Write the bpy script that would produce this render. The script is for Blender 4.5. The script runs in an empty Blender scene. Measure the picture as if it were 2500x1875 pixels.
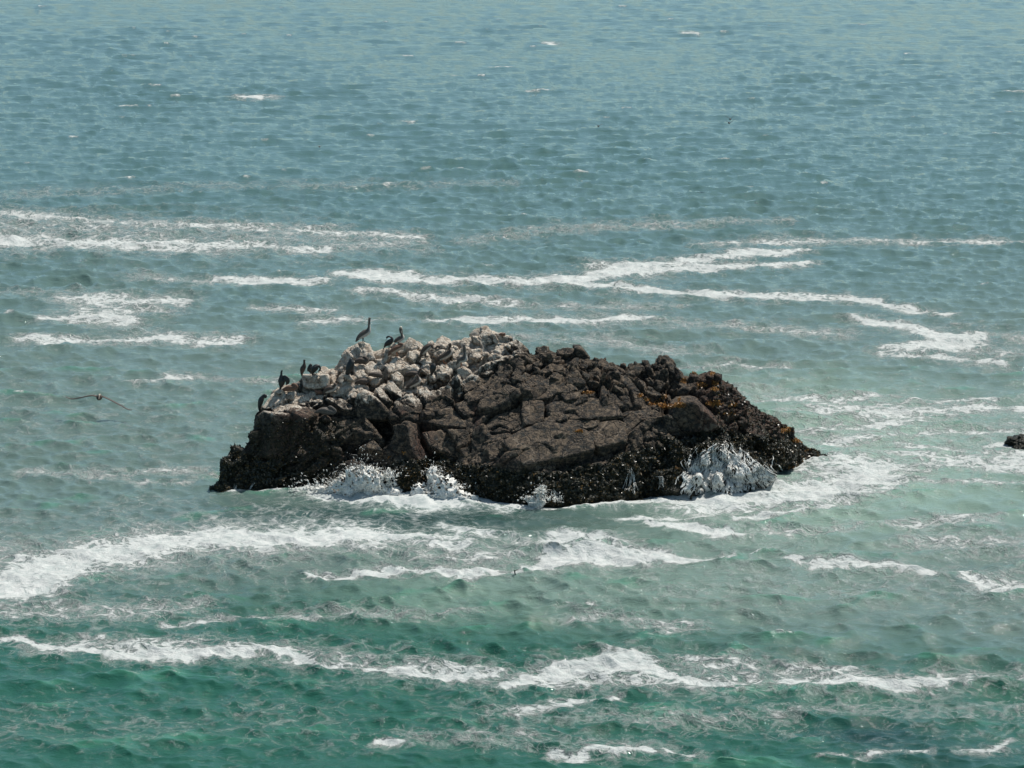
import bpy, math, random
import numpy as np
from mathutils import Vector
from mathutils.bvhtree import BVHTree

R = math.radians
rng = np.random.default_rng(7)
random.seed(7)
scene = bpy.context.scene
col = scene.collection

# ------------------------------------------------------------------ camera, world, sun, exposure
CAMH, PITCH, HALF = 34.0, R(13.0), R(10.0)
F = 1250.0 / math.tan(HALF)                      # focal length in pixels of a 2500 px wide picture
cam = bpy.data.cameras.new("camera")
camo = bpy.data.objects.new("camera", cam)
col.objects.link(camo)
camo.location = (0, 0, CAMH)
camo.rotation_euler = (R(90) - PITCH, 0, 0)
cam.angle = 2 * HALF
cam.clip_start, cam.clip_end = 1.0, 9000.0
scene.camera = camo

SUN_EL, SUN_AZ = R(60.0), R(48.0)                # azimuth clockwise from +Y (away from camera), to the right
world = bpy.data.worlds.new("World")
scene.world = world
world.use_nodes = True
wn = world.node_tree
sky = wn.nodes.new("ShaderNodeTexSky")
sky.sky_type = 'NISHITA'
sky.sun_disc = False
sky.sun_elevation = SUN_EL
sky.sun_rotation = SUN_AZ
sky.altitude = 30
sky.air_density = 0.6
sky.dust_density = 1.2
sky.ozone_density = 3.0
bg = wn.nodes["Background"]
wb = wn.nodes.new("ShaderNodeMix"); wb.data_type = 'RGBA'; wb.blend_type = 'MULTIPLY'; wb.inputs[0].default_value = 1.0
wb.inputs[7].default_value = (1.0, 1.12, 0.92, 1)      # the photograph's greenish daylight balance
wn.links.new(sky.outputs[0], wb.inputs[6]); wn.links.new(wb.outputs[2], bg.inputs[0])
bg.inputs[1].default_value = 0.135
sd = bpy.data.lights.new("sun", 'SUN')
sd.energy = 4.8
sd.angle = R(0.53)
sd.color = (1.0, 0.955, 0.89)
so = bpy.data.objects.new("sun", sd)
col.objects.link(so)
tosun = Vector((math.sin(SUN_AZ) * math.cos(SUN_EL), math.cos(SUN_AZ) * math.cos(SUN_EL), math.sin(SUN_EL)))
so.rotation_euler = tosun.to_track_quat('Z', 'Y').to_euler()
so.location = (60, 160, 90)
scene.view_settings.view_transform = 'Standard'
scene.view_settings.look = 'None'
scene.view_settings.gamma = 1
scene.view_settings.exposure = 0.0
scene.view_settings.use_curve_mapping = False

# ------------------------------------------------------------------ projection helpers (survey of the photograph)
CP, SP = math.cos(PITCH), math.sin(PITCH)
def raydir(px, py):
    x = (np.asarray(px, float) - 1250.0) / F
    y = (937.5 - np.asarray(py, float)) / F
    return np.stack([x, CP + y * SP, -SP + y * CP], -1)
def at_y(px, py, Y):
    d = raydir(px, py)
    t = np.asarray(Y, float) / d[..., 1]
    p = d * t[..., None]
    p[..., 2] += CAMH
    return p
def on_water(px, py, z=0.0):
    d = raydir(px, py)
    t = (z - CAMH) / d[..., 2]
    p = d * t[..., None]
    p[..., 2] += CAMH
    return p
def to_px(P):
    x, y, z = P[..., 0], P[..., 1], P[..., 2] - CAMH
    dep = y * CP - z * SP
    up = y * SP + z * CP
    return 1250 + F * x / dep, 937.5 - F * up / dep
D = 2500 / 2212.0
CROPS = {'k1': (500, 900, 5.103), 'c2': (740, 780, 7.373), 'c3': (740, 980, 7.373), 'c4': (1000, 780, 7.373),
         'c5': (1000, 980, 6.38), 'c6': (1280, 820, 5.53), 'c7': (1280, 1000, 5.53), 'c8': (1640, 860, 4.367),
         'c0': (600, 740, 6.913), 's': (0, 0, 1.0), 'd': (0, 0, 1 / D), 'w': (1180, 1360, 13.825), 'f': (120, 900, 7.373)}
def cv(crop, x, y):
    a, b, f = CROPS[crop]
    return a + x / f, b + y / f

# ------------------------------------------------------------------ noise
_perm = rng.permutation(256).astype(np.int64)
_grad = rng.normal(size=(256, 3)); _grad /= np.linalg.norm(_grad, axis=1)[:, None]
def perlin(P, seed=0):
    P = np.asarray(P, float) + seed * 17.31
    I = np.floor(P).astype(np.int64); f = P - I
    u = f * f * f * (f * (f * 6 - 15) + 10)
    out = np.zeros(P.shape[:-1])
    for dx in (0, 1):
        wx = u[..., 0] if dx else 1 - u[..., 0]
        a = _perm[(I[..., 0] + dx) & 255]
        for dy in (0, 1):
            wy = u[..., 1] if dy else 1 - u[..., 1]
            b = _perm[(a + I[..., 1] + dy) & 255]
            for dz in (0, 1):
                wz = u[..., 2] if dz else 1 - u[..., 2]
                g = _grad[_perm[(b + I[..., 2] + dz) & 255]]
                out += wx * wy * wz * (g[..., 0] * (f[..., 0] - dx) + g[..., 1] * (f[..., 1] - dy) + g[..., 2] * (f[..., 2] - dz))
    return out * 1.5
def fbm(P, octs=4, seed=0, lac=2.1, gain=0.5):
    s = 0; a = 1.0; P = np.asarray(P, float)
    for i in range(octs):
        s = s + a * perlin(P, seed + i); P = P * lac; a *= gain
    return s
_vp = rng.random((4096, 7))
def voro(P, seed=0):
    P = np.asarray(P, float) + seed * 9.7
    I = np.floor(P).astype(np.int64)
    n = P.shape[0]
    f1 = np.full(n, 9.0); f2 = np.full(n, 9.0); idd = np.zeros(n, np.int64); vec = np.zeros((n, 3))
    for dx in (-1, 0, 1):
        for dy in (-1, 0, 1):
            for dz in (-1, 0, 1):
                c = I + np.array([dx, dy, dz])
                h = (c[:, 0] * 73856093 ^ c[:, 1] * 19349663 ^ c[:, 2] * 83492791) & 4095
                v = P - (c + _vp[h, :3])
                d = np.sqrt((v * v).sum(1))
                m = d < f1
                f2 = np.where(m, f1, np.minimum(f2, d))
                f1 = np.where(m, d, f1)
                idd = np.where(m, h, idd)
                vec[m] = v[m]
    return f1, f2, idd, vec
def rotm(a, b, c):
    ca, sa, cb, sb, cc, sc = math.cos(a), math.sin(a), math.cos(b), math.sin(b), math.cos(c), math.sin(c)
    return np.array([[ca, -sa, 0], [sa, ca, 0], [0, 0, 1]]) @ np.array([[cb, 0, sb], [0, 1, 0], [-sb, 0, cb]]) @ np.array([[1, 0, 0], [0, cc, -sc], [0, sc, cc]])
ROCKROT = rotm(0.35, 0.5, 0.25)
def facets(P, size, amp, tilt, crack, seed, stretch=(1, 1.0, 1.9), warp=0.25):
    """displacement of a fractured surface: every cell has its own offset and its own tilt, joints recessed"""
    W = np.stack([perlin(P / (size * 1.3), seed + 3), perlin(P / (size * 1.3), seed + 4), perlin(P / (size * 1.3), seed + 5)], -1)
    Q = (P + W * size * warp) @ ROCKROT.T
    Q = Q / (size * np.array(stretch))
    f1, f2, idd, v = voro(Q, seed)
    g = _vp[idd, 3:6] * 2 - 1
    d = (_vp[idd, 6] - 0.5) * 2 * amp + (v * g).sum(1) * tilt
    e = f2 - f1
    d -= crack * np.exp(-(e / 0.07) ** 2)
    return d
def sstep(a, b, x):
    t = np.clip((x - a) / (b - a), 0, 1)
    return t * t * (3 - 2 * t)

# ------------------------------------------------------------------ mesh helpers
def mesh_np(name, V, Fc, mat=None, smooth=True, parent=None, attrs=None, link=True):
    V = np.ascontiguousarray(V, np.float32); Fc = np.ascontiguousarray(Fc, np.int32)
    me = bpy.data.meshes.new(name)
    k = Fc.shape[1]
    me.vertices.add(len(V)); me.vertices.foreach_set("co", V.ravel())
    me.loops.add(Fc.size); me.loops.foreach_set("vertex_index", Fc.ravel())
    me.polygons.add(len(Fc)); me.polygons.foreach_set("loop_start", np.arange(0, Fc.size, k, dtype=np.int32))
    me.polygons.foreach_set("use_smooth", np.full(len(Fc), smooth))
    me.update(calc_edges=True)
    for an, (kind, data) in (attrs or {}).items():
        a = me.attributes.new(an, kind, 'POINT')
        if kind == 'FLOAT':
            a.data.foreach_set("value", np.ascontiguousarray(data, np.float32).ravel())
        else:
            a.data.foreach_set("color", np.ascontiguousarray(data, np.float32).ravel())
    if mat: me.materials.append(mat)
    o = bpy.data.objects.new(name, me)
    if link: col.objects.link(o)
    if parent: o.parent = parent
    return o
def tag(o, label=None, cat=None, group=None, kind=None):
    if label: o["label"] = label
    if cat: o["category"] = cat
    if group: o["group"] = group
    if kind: o["kind"] = kind
    return o
def empty(name, loc, label, cat, group=None):
    o = bpy.data.objects.new(name, None)
    o.empty_display_size = 0.3
    col.objects.link(o); o.location = loc
    return tag(o, label, cat, group)
def grid_faces(nr, nc):
    i = np.arange((nr - 1) * (nc - 1)); r = i // (nc - 1); c = i % (nc - 1)
    a = r * nc + c
    return np.stack([a, a + 1, a + nc + 1, a + nc], 1)
_ico = {}
def ico(sub):
    if sub in _ico: return _ico[sub]
    import bmesh
    bm = bmesh.new(); bmesh.ops.create_icosphere(bm, subdivisions=sub, radius=1)
    V = np.array([v.co[:] for v in bm.verts]); Fc = np.array([[v.index for v in f.verts] for f in bm.faces])
    bm.free(); _ico[sub] = (V / np.linalg.norm(V, axis=1)[:, None], Fc)
    return _ico[sub]

# ------------------------------------------------------------------ materials
class NT:
    def __init__(s, name):
        s.m = bpy.data.materials.new(name); s.m.use_nodes = True
        s.t = s.m.node_tree; s.b = s.t.nodes["Principled BSDF"]
    def n(s, typ, **kw):
        nd = s.t.nodes.new(typ)
        for k, v in kw.items(): setattr(nd, k, v)
        return nd
    def put(s, sock, v):
        if isinstance(v, bpy.types.NodeSocket): s.t.links.new(v, sock)
        else: sock.default_value = v
    def attr(s, name, out="Fac"):
        return s.n("ShaderNodeAttribute", attribute_name=name).outputs[out]
    def math(s, op, a, b=0.0, c=0.0, clamp=False):
        nd = s.n("ShaderNodeMath", operation=op, use_clamp=clamp)
        for i, v in enumerate((a, b, c)): s.put(nd.inputs[i], v)
        return nd.outputs[0]
    def noise(s, vec, scale, detail=4, rough=0.55, dist=0.0, lac=2.0):
        nd = s.n("ShaderNodeTexNoise")
        s.put(nd.inputs["Vector"], vec)
        for k, v in (("Scale", scale), ("Detail", detail), ("Roughness", rough), ("Distortion", dist), ("Lacunarity", lac)):
            s.put(nd.inputs[k], v)
        return nd.outputs["Fac"]
    def voronoi(s, vec, scale, feature='DISTANCE_TO_EDGE', rand=1.0):
        nd = s.n("ShaderNodeTexVoronoi", feature=feature)
        s.put(nd.inputs["Vector"], vec); s.put(nd.inputs["Scale"], scale); s.put(nd.inputs["Randomness"], rand)
        return nd.outputs["Distance"]
    def ramp(s, fac, a, b, lo=0.0, hi=1.0, smooth=True):
        nd = s.n("ShaderNodeMapRange", interpolation_type='SMOOTHSTEP' if smooth else 'LINEAR')
        for i, v in enumerate((fac, a, b, lo, hi)): s.put(nd.inputs[i], v)
        return nd.outputs[0]
    def mix(s, fac, a, b):
        nd = s.n("ShaderNodeMix", data_type='RGBA')
        s.put(nd.inputs[0], fac); s.put(nd.inputs[6], a if not isinstance(a, tuple) else (*a, 1)[:4]); s.put(nd.inputs[7], b if not isinstance(b, tuple) else (*b, 1)[:4])
        return nd.outputs[2]
    def mapping(s, vec, scale=(1, 1, 1), rot=(0, 0, 0)):
        nd = s.n("ShaderNodeMapping"); s.put(nd.inputs[0], vec)
        nd.inputs["Scale"].default_value = scale; nd.inputs["Rotation"].default_value = rot
        return nd.outputs[0]
    def sep(s, v):
        nd = s.n("ShaderNodeSeparateColor"); s.put(nd.inputs[0], v); return nd.outputs
    def bump(s, h, strength, dist, normal=None):
        nd = s.n("ShaderNodeBump"); s.put(nd.inputs["Height"], h)
        s.put(nd.inputs["Strength"], strength); s.put(nd.inputs["Distance"], dist)
        if normal is not None: s.put(nd.inputs["Normal"], normal)
        return nd.outputs[0]
    def pos(s): return s.n("ShaderNodeNewGeometry").outputs["Position"]
    def set(s, **kw):
        for k, v in kw.items():
            s.put(s.b.inputs[k.replace('_', ' ')], (*v, 1) if isinstance(v, tuple) and len(v) == 3 else v)

def simple(name, c, rough=0.6, var=0.25, scale=25.0, spec=0.5, bumpd=0.0):
    t = NT(name); p = t.n("ShaderNodeTexCoord").outputs["Object"]
    f = t.noise(p, scale, 4, 0.6)
    t.set(Base_Color=t.mix(f, tuple(x * (1 - var) for x in c), tuple(min(1, x * (1 + var)) for x in c)), Roughness=rough)
    t.b.inputs["Specular IOR Level"].default_value = spec
    if bumpd: t.set(Normal=t.bump(f, 0.6, bumpd))
    return t.m

# rock: dark fractured stone, guano (r), weed film and painted left-wall shade (g), orange growth (b), iron red (alpha channel kept in its own attribute)
def rock_material():
    t = NT("rock"); p = t.pos()
    z = t.sep(t.attr("zones", "Color")); red = t.attr("red")
    n1 = t.noise(p, 0.9, 6, 0.62); n2 = t.noise(p, 4.5, 6, 0.68); n3 = t.noise(p, 22, 5, 0.65)
    base = t.mix(t.ramp(n1, .38, .64), (0.024, 0.020, 0.016), (0.088, 0.062, 0.043))
    base = t.mix(t.ramp(n2, .44, .62), base, (0.185, 0.136, 0.092))
    ln = t.noise(t.mapping(p, (1.2, 1.2, 7.0), (.35, .62, .1)), 1.5, 5, .65)
    base = t.mix(t.math('MULTIPLY', t.ramp(ln, .50, .64), .55), base, (0.215, 0.165, 0.118))
    base = t.mix(t.math('MULTIPLY', t.ramp(ln, .46, .34), .65), base, (0.022, 0.020, 0.017))
    base = t.mix(t.ramp(n2, .50, .34), base, (0.030, 0.033, 0.030))
    base = t.mix(t.math('MULTIPLY', red, t.ramp(n2, .3, .6)), base, (0.085, 0.036, 0.024))
    wp = t.n("ShaderNodeVectorMath", operation='ADD'); wn2 = t.n("ShaderNodeTexNoise"); t.put(wn2.inputs["Vector"], p); wn2.inputs["Scale"].default_value = 1.6; wn2.inputs["Detail"].default_value = 4
    ws = t.n("ShaderNodeVectorMath", operation='SCALE'); t.put(ws.inputs[0], wn2.outputs["Color"]); ws.inputs["Scale"].default_value = .55
    t.put(wp.inputs[0], p); t.put(wp.inputs[1], ws.outputs[0])
    k1 = t.ramp(t.voronoi(t.mapping(wp.outputs[0], (1, 1, 1.5), (.4, .3, 0)), 1.15), .035, .0); k2 = t.ramp(t.voronoi(t.mapping(wp.outputs[0], (1, .8, 1.3), (.1, .8, .5)), 3.4), .05, .0)
    crack = t.math('MAXIMUM', t.math('MULTIPLY', k1, t.ramp(n1, .36, .5)), t.math('MULTIPLY', k2, t.math('MULTIPLY', t.ramp(n1, .62, .48), .8)))
    base = t.mix(t.math('MULTIPLY', crack, .92), base, (0.012, 0.012, 0.012))
    # thin pale veins
    pv = t.mapping(p, (1, 1, 0.45), (0.3, 0.6, 0.2))
    v = t.voronoi(pv, 0.9)
    base = t.mix(t.math('MULTIPLY', t.ramp(v, .02, .0), t.math('MULTIPLY', t.ramp(n1, .40, .6), .75)), base, (0.30, 0.235, 0.175))
    base = t.mix(t.math('MULTIPLY', t.ramp(n3, .40, .30), .6), base, (0.022, 0.021, 0.020))
    # guano: streaked downwards, thicker on ledges
    ps = t.mapping(p, (1, .6, 0.13)); st = t.noise(ps, 6.5, 5, 0.7)
    nz = t.n("ShaderNodeSeparateXYZ"); t.t.links.new(t.n("ShaderNodeNewGeometry").outputs["Normal"], nz.inputs[0])
    ledge = t.ramp(nz.outputs[2], -.1, .75, -.22, .22, False)
    g = t.math('ADD', t.math('ADD', z[0], t.math('MULTIPLY', t.math('SUBTRACT', st, .5), 1.7)), t.math('ADD', ledge, t.math('MULTIPLY', t.math('SUBTRACT', n2, .5), 1.1)))
    gm = t.math('MULTIPLY', t.ramp(g, .42, .85), t.ramp(z[0], .02, .2))
    gc = t.mix(t.ramp(n2, .35, .65), (0.50, 0.395, 0.305), (0.80, 0.72, 0.61))
    gc = t.mix(t.ramp(st, .60, .78), gc, (0.20, 0.13, 0.09))
    cc = t.mix(gm, base, gc)
    # weed; on the left wall the same dark film paints in shade
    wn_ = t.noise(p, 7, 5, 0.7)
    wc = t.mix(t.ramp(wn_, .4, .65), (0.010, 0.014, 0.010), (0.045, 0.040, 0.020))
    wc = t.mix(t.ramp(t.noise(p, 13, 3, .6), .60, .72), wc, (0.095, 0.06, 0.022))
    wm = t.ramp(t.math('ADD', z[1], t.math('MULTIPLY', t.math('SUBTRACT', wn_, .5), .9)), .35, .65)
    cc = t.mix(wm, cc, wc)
    on = t.noise(p, 9, 5, 0.7)
    om = t.ramp(t.math('ADD', z[2], t.math('MULTIPLY', t.math('SUBTRACT', on, .5), 1.2)), .50, .72)
    cc = t.mix(om, cc, t.mix(t.ramp(on, .4, .7), (0.16, 0.06, 0.018), (0.42, 0.20, 0.05)))
    h = t.math('ADD', t.math('SUBTRACT', t.math('MULTIPLY', n3, .6), t.math('MULTIPLY', crack, .9)), t.math('ADD', t.math('MULTIPLY', n2, 1.3), t.math('MULTIPLY', t.noise(p, 60, 3, .6), .2)))
    t.set(Base_Color=cc, Roughness=t.math('SUBTRACT', .86, t.math('MULTIPLY', wm, .42)), Normal=t.bump(h, 1.0, 0.15))
    t.b.inputs["Specular IOR Level"].default_value = .45
    return t.m
M_ROCK = rock_material()

def water_material():
    t = NT("sea_water"); p = t.pos()
    foam = t.attr("foam"); body = t.attr("watercol", "Color"); calm = t.attr("calm")
    # wind ripples, longer along the crests
    pr = t.mapping(p, (0.42, 1.0, 1.0), (0, 0, 0.12))
    r1 = t.noise(pr, 1.5, 6, 0.62, 0.35); r2 = t.noise(t.mapping(p, (0.55, 1.1, 1), (0, 0, -.25)), 4.2, 5, 0.62, 0.5); r3 = t.noise(p, 14, 3, .6)
    h = t.math('ADD', t.math('MULTIPLY', r1, .11), t.math('ADD', t.math('MULTIPLY', r2, .034), t.math('MULTIPLY', r3, .005)))
    # foam: cover value against lacy noise
    wv = t.n("ShaderNodeVectorMath", operation='ADD')
    nn = t.n("ShaderNodeTexNoise"); t.put(nn.inputs["Vector"], p); nn.inputs["Scale"].default_value = 0.8; nn.inputs["Detail"].default_value = 4
    sc = t.n("ShaderNodeVectorMath", operation='SCALE'); t.put(sc.inputs[0], nn.outputs["Color"]); sc.inputs["Scale"].default_value = 1.4
    t.put(wv.inputs[0], p); t.put(wv.inputs[1], sc.outputs[0])
    q = wv.outputs[0]
    qs = t.mapping(q, (0.8, 1, 1))
    v1 = t.voronoi(qs, 1.2); v2 = t.voronoi(qs, 3.1)
    web = t.math('MAXIMUM', t.ramp(v1, .22, .0), t.math('MULTIPLY', t.ramp(v2, .20, .0), .8))
    fn = t.noise(q, 0.55, 7, 0.68); fn2 = t.noise(qs, 3.2, 6, 0.72, .4)
    pat = t.math('ADD', t.math('MULTIPLY', fn, .40), t.math('ADD', t.math('MULTIPLY', fn2, .75), t.math('MULTIPLY', web, .22)))
    thr = t.math('SUBTRACT', 1.01, t.math('MULTIPLY', foam, .75))
    fm = t.math('MULTIPLY', t.ramp(pat, t.math('SUBTRACT', thr, .03), t.math('ADD', thr, .22)), t.ramp(foam, .02, .10))
    film = t.math('MULTIPLY', t.ramp(pat, t.math('SUBTRACT', thr, .17), t.math('ADD', thr, .12)), t.math('MULTIPLY', t.ramp(foam, .05, .3), .34))
    fm = t.math('MAXIMUM', t.math('MULTIPLY', fm, .94), film)
    solid = t.ramp(foam, .80, 1.04)
    fm = t.math('MAXIMUM', fm, t.math('MULTIPLY', solid, t.ramp(fn2, .26, .42)))
    # thin milky veil of bubbles around foam
    veil = t.math('MULTIPLY', t.ramp(foam, .15, .9), .30)
    bc = t.mix(veil, body, (0.30, 0.40, 0.36))
    fc = t.mix(t.ramp(fn2, .35, .6), (0.42, 0.46, 0.45), (0.585, 0.595, 0.58))
    c = t.mix(fm, bc, fc)
    hh = t.math('ADD', h, t.math('MULTIPLY', fm, t.math('ADD', .03, t.math('MULTIPLY', fn2, .12))))
    t.set(Base_Color=c, Roughness=t.math('ADD', .035, t.math('MULTIPLY', fm, .75)), Normal=t.bump(hh, t.math('SUBTRACT', 1.0, t.math('MULTIPLY', calm, .8)), 1.0), IOR=1.333)
    t.put(t.b.inputs["Specular IOR Level"], t.math('SUBTRACT', .5, t.math('MULTIPLY', fm, .4)))
    return t.m
M_WATER = water_material()

def froth_material():
    t = NT("white_froth"); p = t.pos()
    n = t.noise(p, 9, 5, .7)
    t.set(Base_Color=t.mix(t.ramp(n, .3, .6), (0.52, 0.51, 0.475), (0.86, 0.85, 0.80)), Roughness=.7, Normal=t.bump(n, .8, .08))
    return t.m
M_FROTH = froth_material()
M_DROP = simple("spray_drops", (0.8, 0.82, 0.82), .3, .1)
def weed_material():
    t = NT("mussels_and_weed"); c = t.attr("tint", "Color")
    t.set(Base_Color=c, Roughness=.34)
    return t.m
M_WEED = weed_material()
def bird_material(name, top, belly, rough=.75):
    t = NT(name); p = t.n("ShaderNodeTexCoord").outputs["Object"]
    f = t.noise(t.mapping(p, (1, 1, 2.2), (0, .5, 0)), 26, 4, .7)
    b = t.attr("belly")
    dk = tuple(x * .62 for x in top); lt = tuple(min(1, x * 1.6) for x in top)
    t.set(Base_Color=t.mix(t.ramp(b, .35, .6), t.mix(t.ramp(f, .35, .65), dk, lt), belly), Roughness=rough)
    return t.m
M_PEL = bird_material("pelican_plumage", (0.062, 0.046, 0.036), (0.46, 0.41, 0.36))
M_PELR = bird_material("pelican_young_plumage", (0.125, 0.068, 0.045), (0.40, 0.33, 0.27))
M_PELG = bird_material("pelican_grey_plumage", (0.085, 0.073, 0.064), (0.50, 0.47, 0.43))
M_COR = bird_material("cormorant_plumage", (0.012, 0.014, 0.014), (0.013, 0.015, 0.015), .5)
M_CORB = bird_material("cormorant_brown_plumage", (0.045, 0.028, 0.020), (0.05, 0.03, 0.022), .6)
M_HEAD = simple("pale_head", (0.55, 0.50, 0.40), .7)
M_BILL = simple("pelican_bill", (0.24, 0.20, 0.16), .5)
M_BILLD = simple("dark_bill", (0.03, 0.03, 0.028), .45)
M_LEG = simple("dark_leg", (0.03, 0.028, 0.026), .5)
M_LEGO = simple("pinkish_leg", (0.30, 0.13, 0.07), .5)
M_EYE = simple("bird_eye", (0.02, 0.02, 0.02), .2)

# ------------------------------------------------------------------ the outcrop: survey lines
base_pts = [(452, 1057), (520, 1058), (600, 1056), (670, 1053), (760, 1060), (860, 1070), (950, 1070), (1040, 1078), (1120, 1091), (1200, 1089),
            (1300, 1083), (1400, 1070), (1500, 1068), (1560, 1064), (1620, 1048), (1690, 1022), (1740, 998), (1790, 989), (1802, 992)]
top_pts = [(452, 1056), (460, 1050), (470, 1035), (480, 1010), (490, 985), (500, 963), (508, 962), (518, 968), (528, 975), (532, 955), (545, 949), (548, 917), (553, 892),
           (560, 885), (570, 875), (580, 864), (590, 848), (600, 840), (620, 836), (640, 833), (643, 820), (650, 811), (690, 806), (694, 800), (715, 797), (732, 790), (736, 775),
           (742, 762), (755, 750), (770, 745), (785, 742), (800, 750), (808, 762), (830, 755), (845, 752), (870, 752), (880, 740), (890, 734), (905, 740), (920, 748),
           (940, 742), (950, 733), (960, 730), (975, 737), (1005, 735), (1020, 720), (1040, 710), (1052, 714), (1062, 724), (1080, 727), (1100, 727), (1125, 740),
           (1143, 762), (1155, 762), (1160, 752), (1180, 752), (1200, 760), (1240, 760), (1255, 762), (1275, 778), (1300, 780), (1340, 785), (1395, 785), (1420, 785),
           (1440, 776), (1455, 788), (1470, 807), (1490, 812), (1520, 802), (1545, 804), (1565, 824), (1590, 838), (1600, 853), (1640, 883), (1700, 928), (1740, 961),
           (1780, 987), (1795, 991), (1802, 992)]
bx_, by_ = np.array(base_pts).T * D
tx_, ty_ = np.array(top_pts).T * D
def Bf(px): return np.interp(px, bx_, by_)
def Tf(px): return np.minimum(np.interp(px, tx_, ty_), Bf(px) - 0.5)
def offs(px):
    h = (Bf(px) - Tf(px)) / F * 127
    k = np.interp(px, [520, 600, 700, 900, 1200, 1600, 1900, 2030], [.45, .45, .55, .85, .95, .9, .8, .7])
    return h * k + .35
def surfY(px, v):
    y0 = on_water(px, Bf(px))[..., 1]
    return y0 + offs(px) * np.clip(v, 0, 1) ** 1.5
def S(px, py):
    v = (Bf(px) - np.asarray(py, float)) / (Bf(px) - Tf(px))
    return at_y(px, py, surfY(px, v))

rock = empty("rock_outcrop", (float(S(1250, 1150)[0]), float(S(1250, 1150)[1]), 0.0),
             "large dark fractured rock island in the sea, whitened by guano at its upper left", "rock")
RL = np.array(rock.location)

gx = np.array([560, 620, 700, 760, 830, 900, 1000, 1060, 1130, 1190, 1260, 1300, 1400, 1500]); gy = np.array([1000, 1008, 1005, 985, 985, 978, 972, 962, 942, 905, 866, 842, 842, 850])
gs = np.interp(np.arange(0, 2500), [0, 1180, 1290, 1420, 1460], [1, 1, .55, .42, 0])
wx_ = np.array([500, 560, 620, 700, 800, 900, 950, 1060, 1150, 1250, 1350, 1500, 1600, 1700, 1800, 1900, 2030]); wy_ = np.array([1080, 1085, 1118, 1140, 1150, 1155, 1130, 1118, 1130, 1155, 1150, 1122, 1075, 1062, 1055, 1058, 1090])
orange = [(1630, 992, 26, 6, 1), (1606, 985, 14, 6, .9), (1660, 989, 16, 8, 1), (1563, 966, 12, 6, .8), (1580, 976, 10, 6, .8), (1590, 986, 10, 5, .8), (1712, 940, 22, 10, .7),
          (1745, 935, 12, 7, .9), (1745, 950, 12, 6, .9), (1740, 912, 10, 7, .8), (1745, 985, 30, 12, .75), (1790, 990, 16, 7, .85), (1700, 908, 26, 10, .6), (1780, 1010, 30, 12, .55), (1435, 958, 22, 6, .75),
          (1414, 1052, 12, 5, .9), (1622, 970, 9, 5, .8), (1658, 976, 6, 8, .7), (1670, 930, 14, 14, .6), (1920, 1050, 22, 12, .7), (1950, 1075, 30, 8, .8), (1985, 1090, 24, 8, .7), (1970, 1100, 20, 8, .5),
          (1060, 1100, 14, 30, .35), (985, 1105, 12, 8, .55), (950, 1115, 8, 8, .6), (1935, 1142, 16, 6, .8), (1655, 1142, 20, 7, .6), (545, 1202, 34, 4, .7), (1420, 1195, 12, 4, .5)]
reds = [(720, 1045, 55, 75, .9), (700, 1100, 60, 40, .7), (1030, 1085, 26, 60, 1), (1048, 1130, 16, 40, 1), (1165, 1020, 10, 25, .9), (1160, 1000, 8, 20, .8), (800, 1120, 80, 25, .5), (1230, 1125, 30, 12, .5), (980, 1005, 14, 10, .8)]
def zones(P):
    px, py = to_px(P)
    n = fbm(P / 1.1, 3, 5) * 22
    g = sstep(34, -42, py + n - np.interp(px, gx, gy)) * gs[np.clip(px.astype(int), 0, 2499)]
    w = sstep(-16, 16, py + n * .8 - np.interp(px, wx_, wy_))
    w = np.maximum(w, sstep(.45, .15, P[..., 2]))
    w = np.maximum(w, .50 * sstep(900, 820, px) * sstep(1005, 1030, py))  # shade of the left wall, painted in as dark film
    w = np.maximum(w, .42 * sstep(1700, 1760, px))
    o = np.zeros(len(P))
    for a, b, ra, rb, k in orange: o = np.maximum(o, k * np.exp(-(((px - a) / ra) ** 2 + ((py - b) / rb) ** 2)))
    r = np.zeros(len(P))
    for a, b, ra, rb, k in reds: r = np.maximum(r, k * np.exp(-(((px - a) / ra) ** 2 + ((py - b) / rb) ** 2)))
    r = np.maximum(r, .75 * sstep(1670, 1730, px) * sstep(1085, 1050, py))
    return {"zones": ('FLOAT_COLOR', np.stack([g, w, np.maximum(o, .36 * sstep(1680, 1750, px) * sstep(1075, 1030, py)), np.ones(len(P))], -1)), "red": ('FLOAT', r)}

collect = []          # (V world, F) of all rock surfaces for ray casts and scattering
def add_rock(name, Vw, Fc, label=None):
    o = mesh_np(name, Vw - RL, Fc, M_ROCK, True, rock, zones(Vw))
    if label: o["label"] = label
    collect.append((Vw, Fc))
    return o

# core surface
NC, NV, NB, NU = 780, 270, 34, 10
pxs = np.linspace(452 * D + 1, 1801 * D, NC)
rows = []
y0 = on_water(pxs, Bf(pxs))
for k in range(NU):
    s = 1 - k / NU
    q = y0.copy(); q[:, 1] -= 1.0 * s * .6; q[:, 2] = -1.8 * s; rows.append(q)
for k in range(NV):
    v = k / (NV - 1)
    rows.append(at_y(pxs, Bf(pxs) + (Tf(pxs) - Bf(pxs)) * v, surfY(pxs, v)))
ridge = rows[-1]
for k in range(1, NB + 1):
    w = k / NB
    q = ridge.copy(); q[:, 1] += w * (1.5 + ridge[:, 2] * .55); q[:, 0] *= q[:, 1] / ridge[:, 1] * 1.0
    q[:, 2] = ridge[:, 2] - (ridge[:, 2] + 1.6) * (w ** 1.3); rows.append(q)
G = np.stack(rows); NR = len(rows)
def grid_normals(G):
    du = np.gradient(G, axis=1); dv = np.gradient(G, axis=0)
    n = np.cross(du, dv); n /= np.linalg.norm(n, axis=2)[..., None] + 1e-9
    return n
Nn = grid_normals(G)
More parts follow.
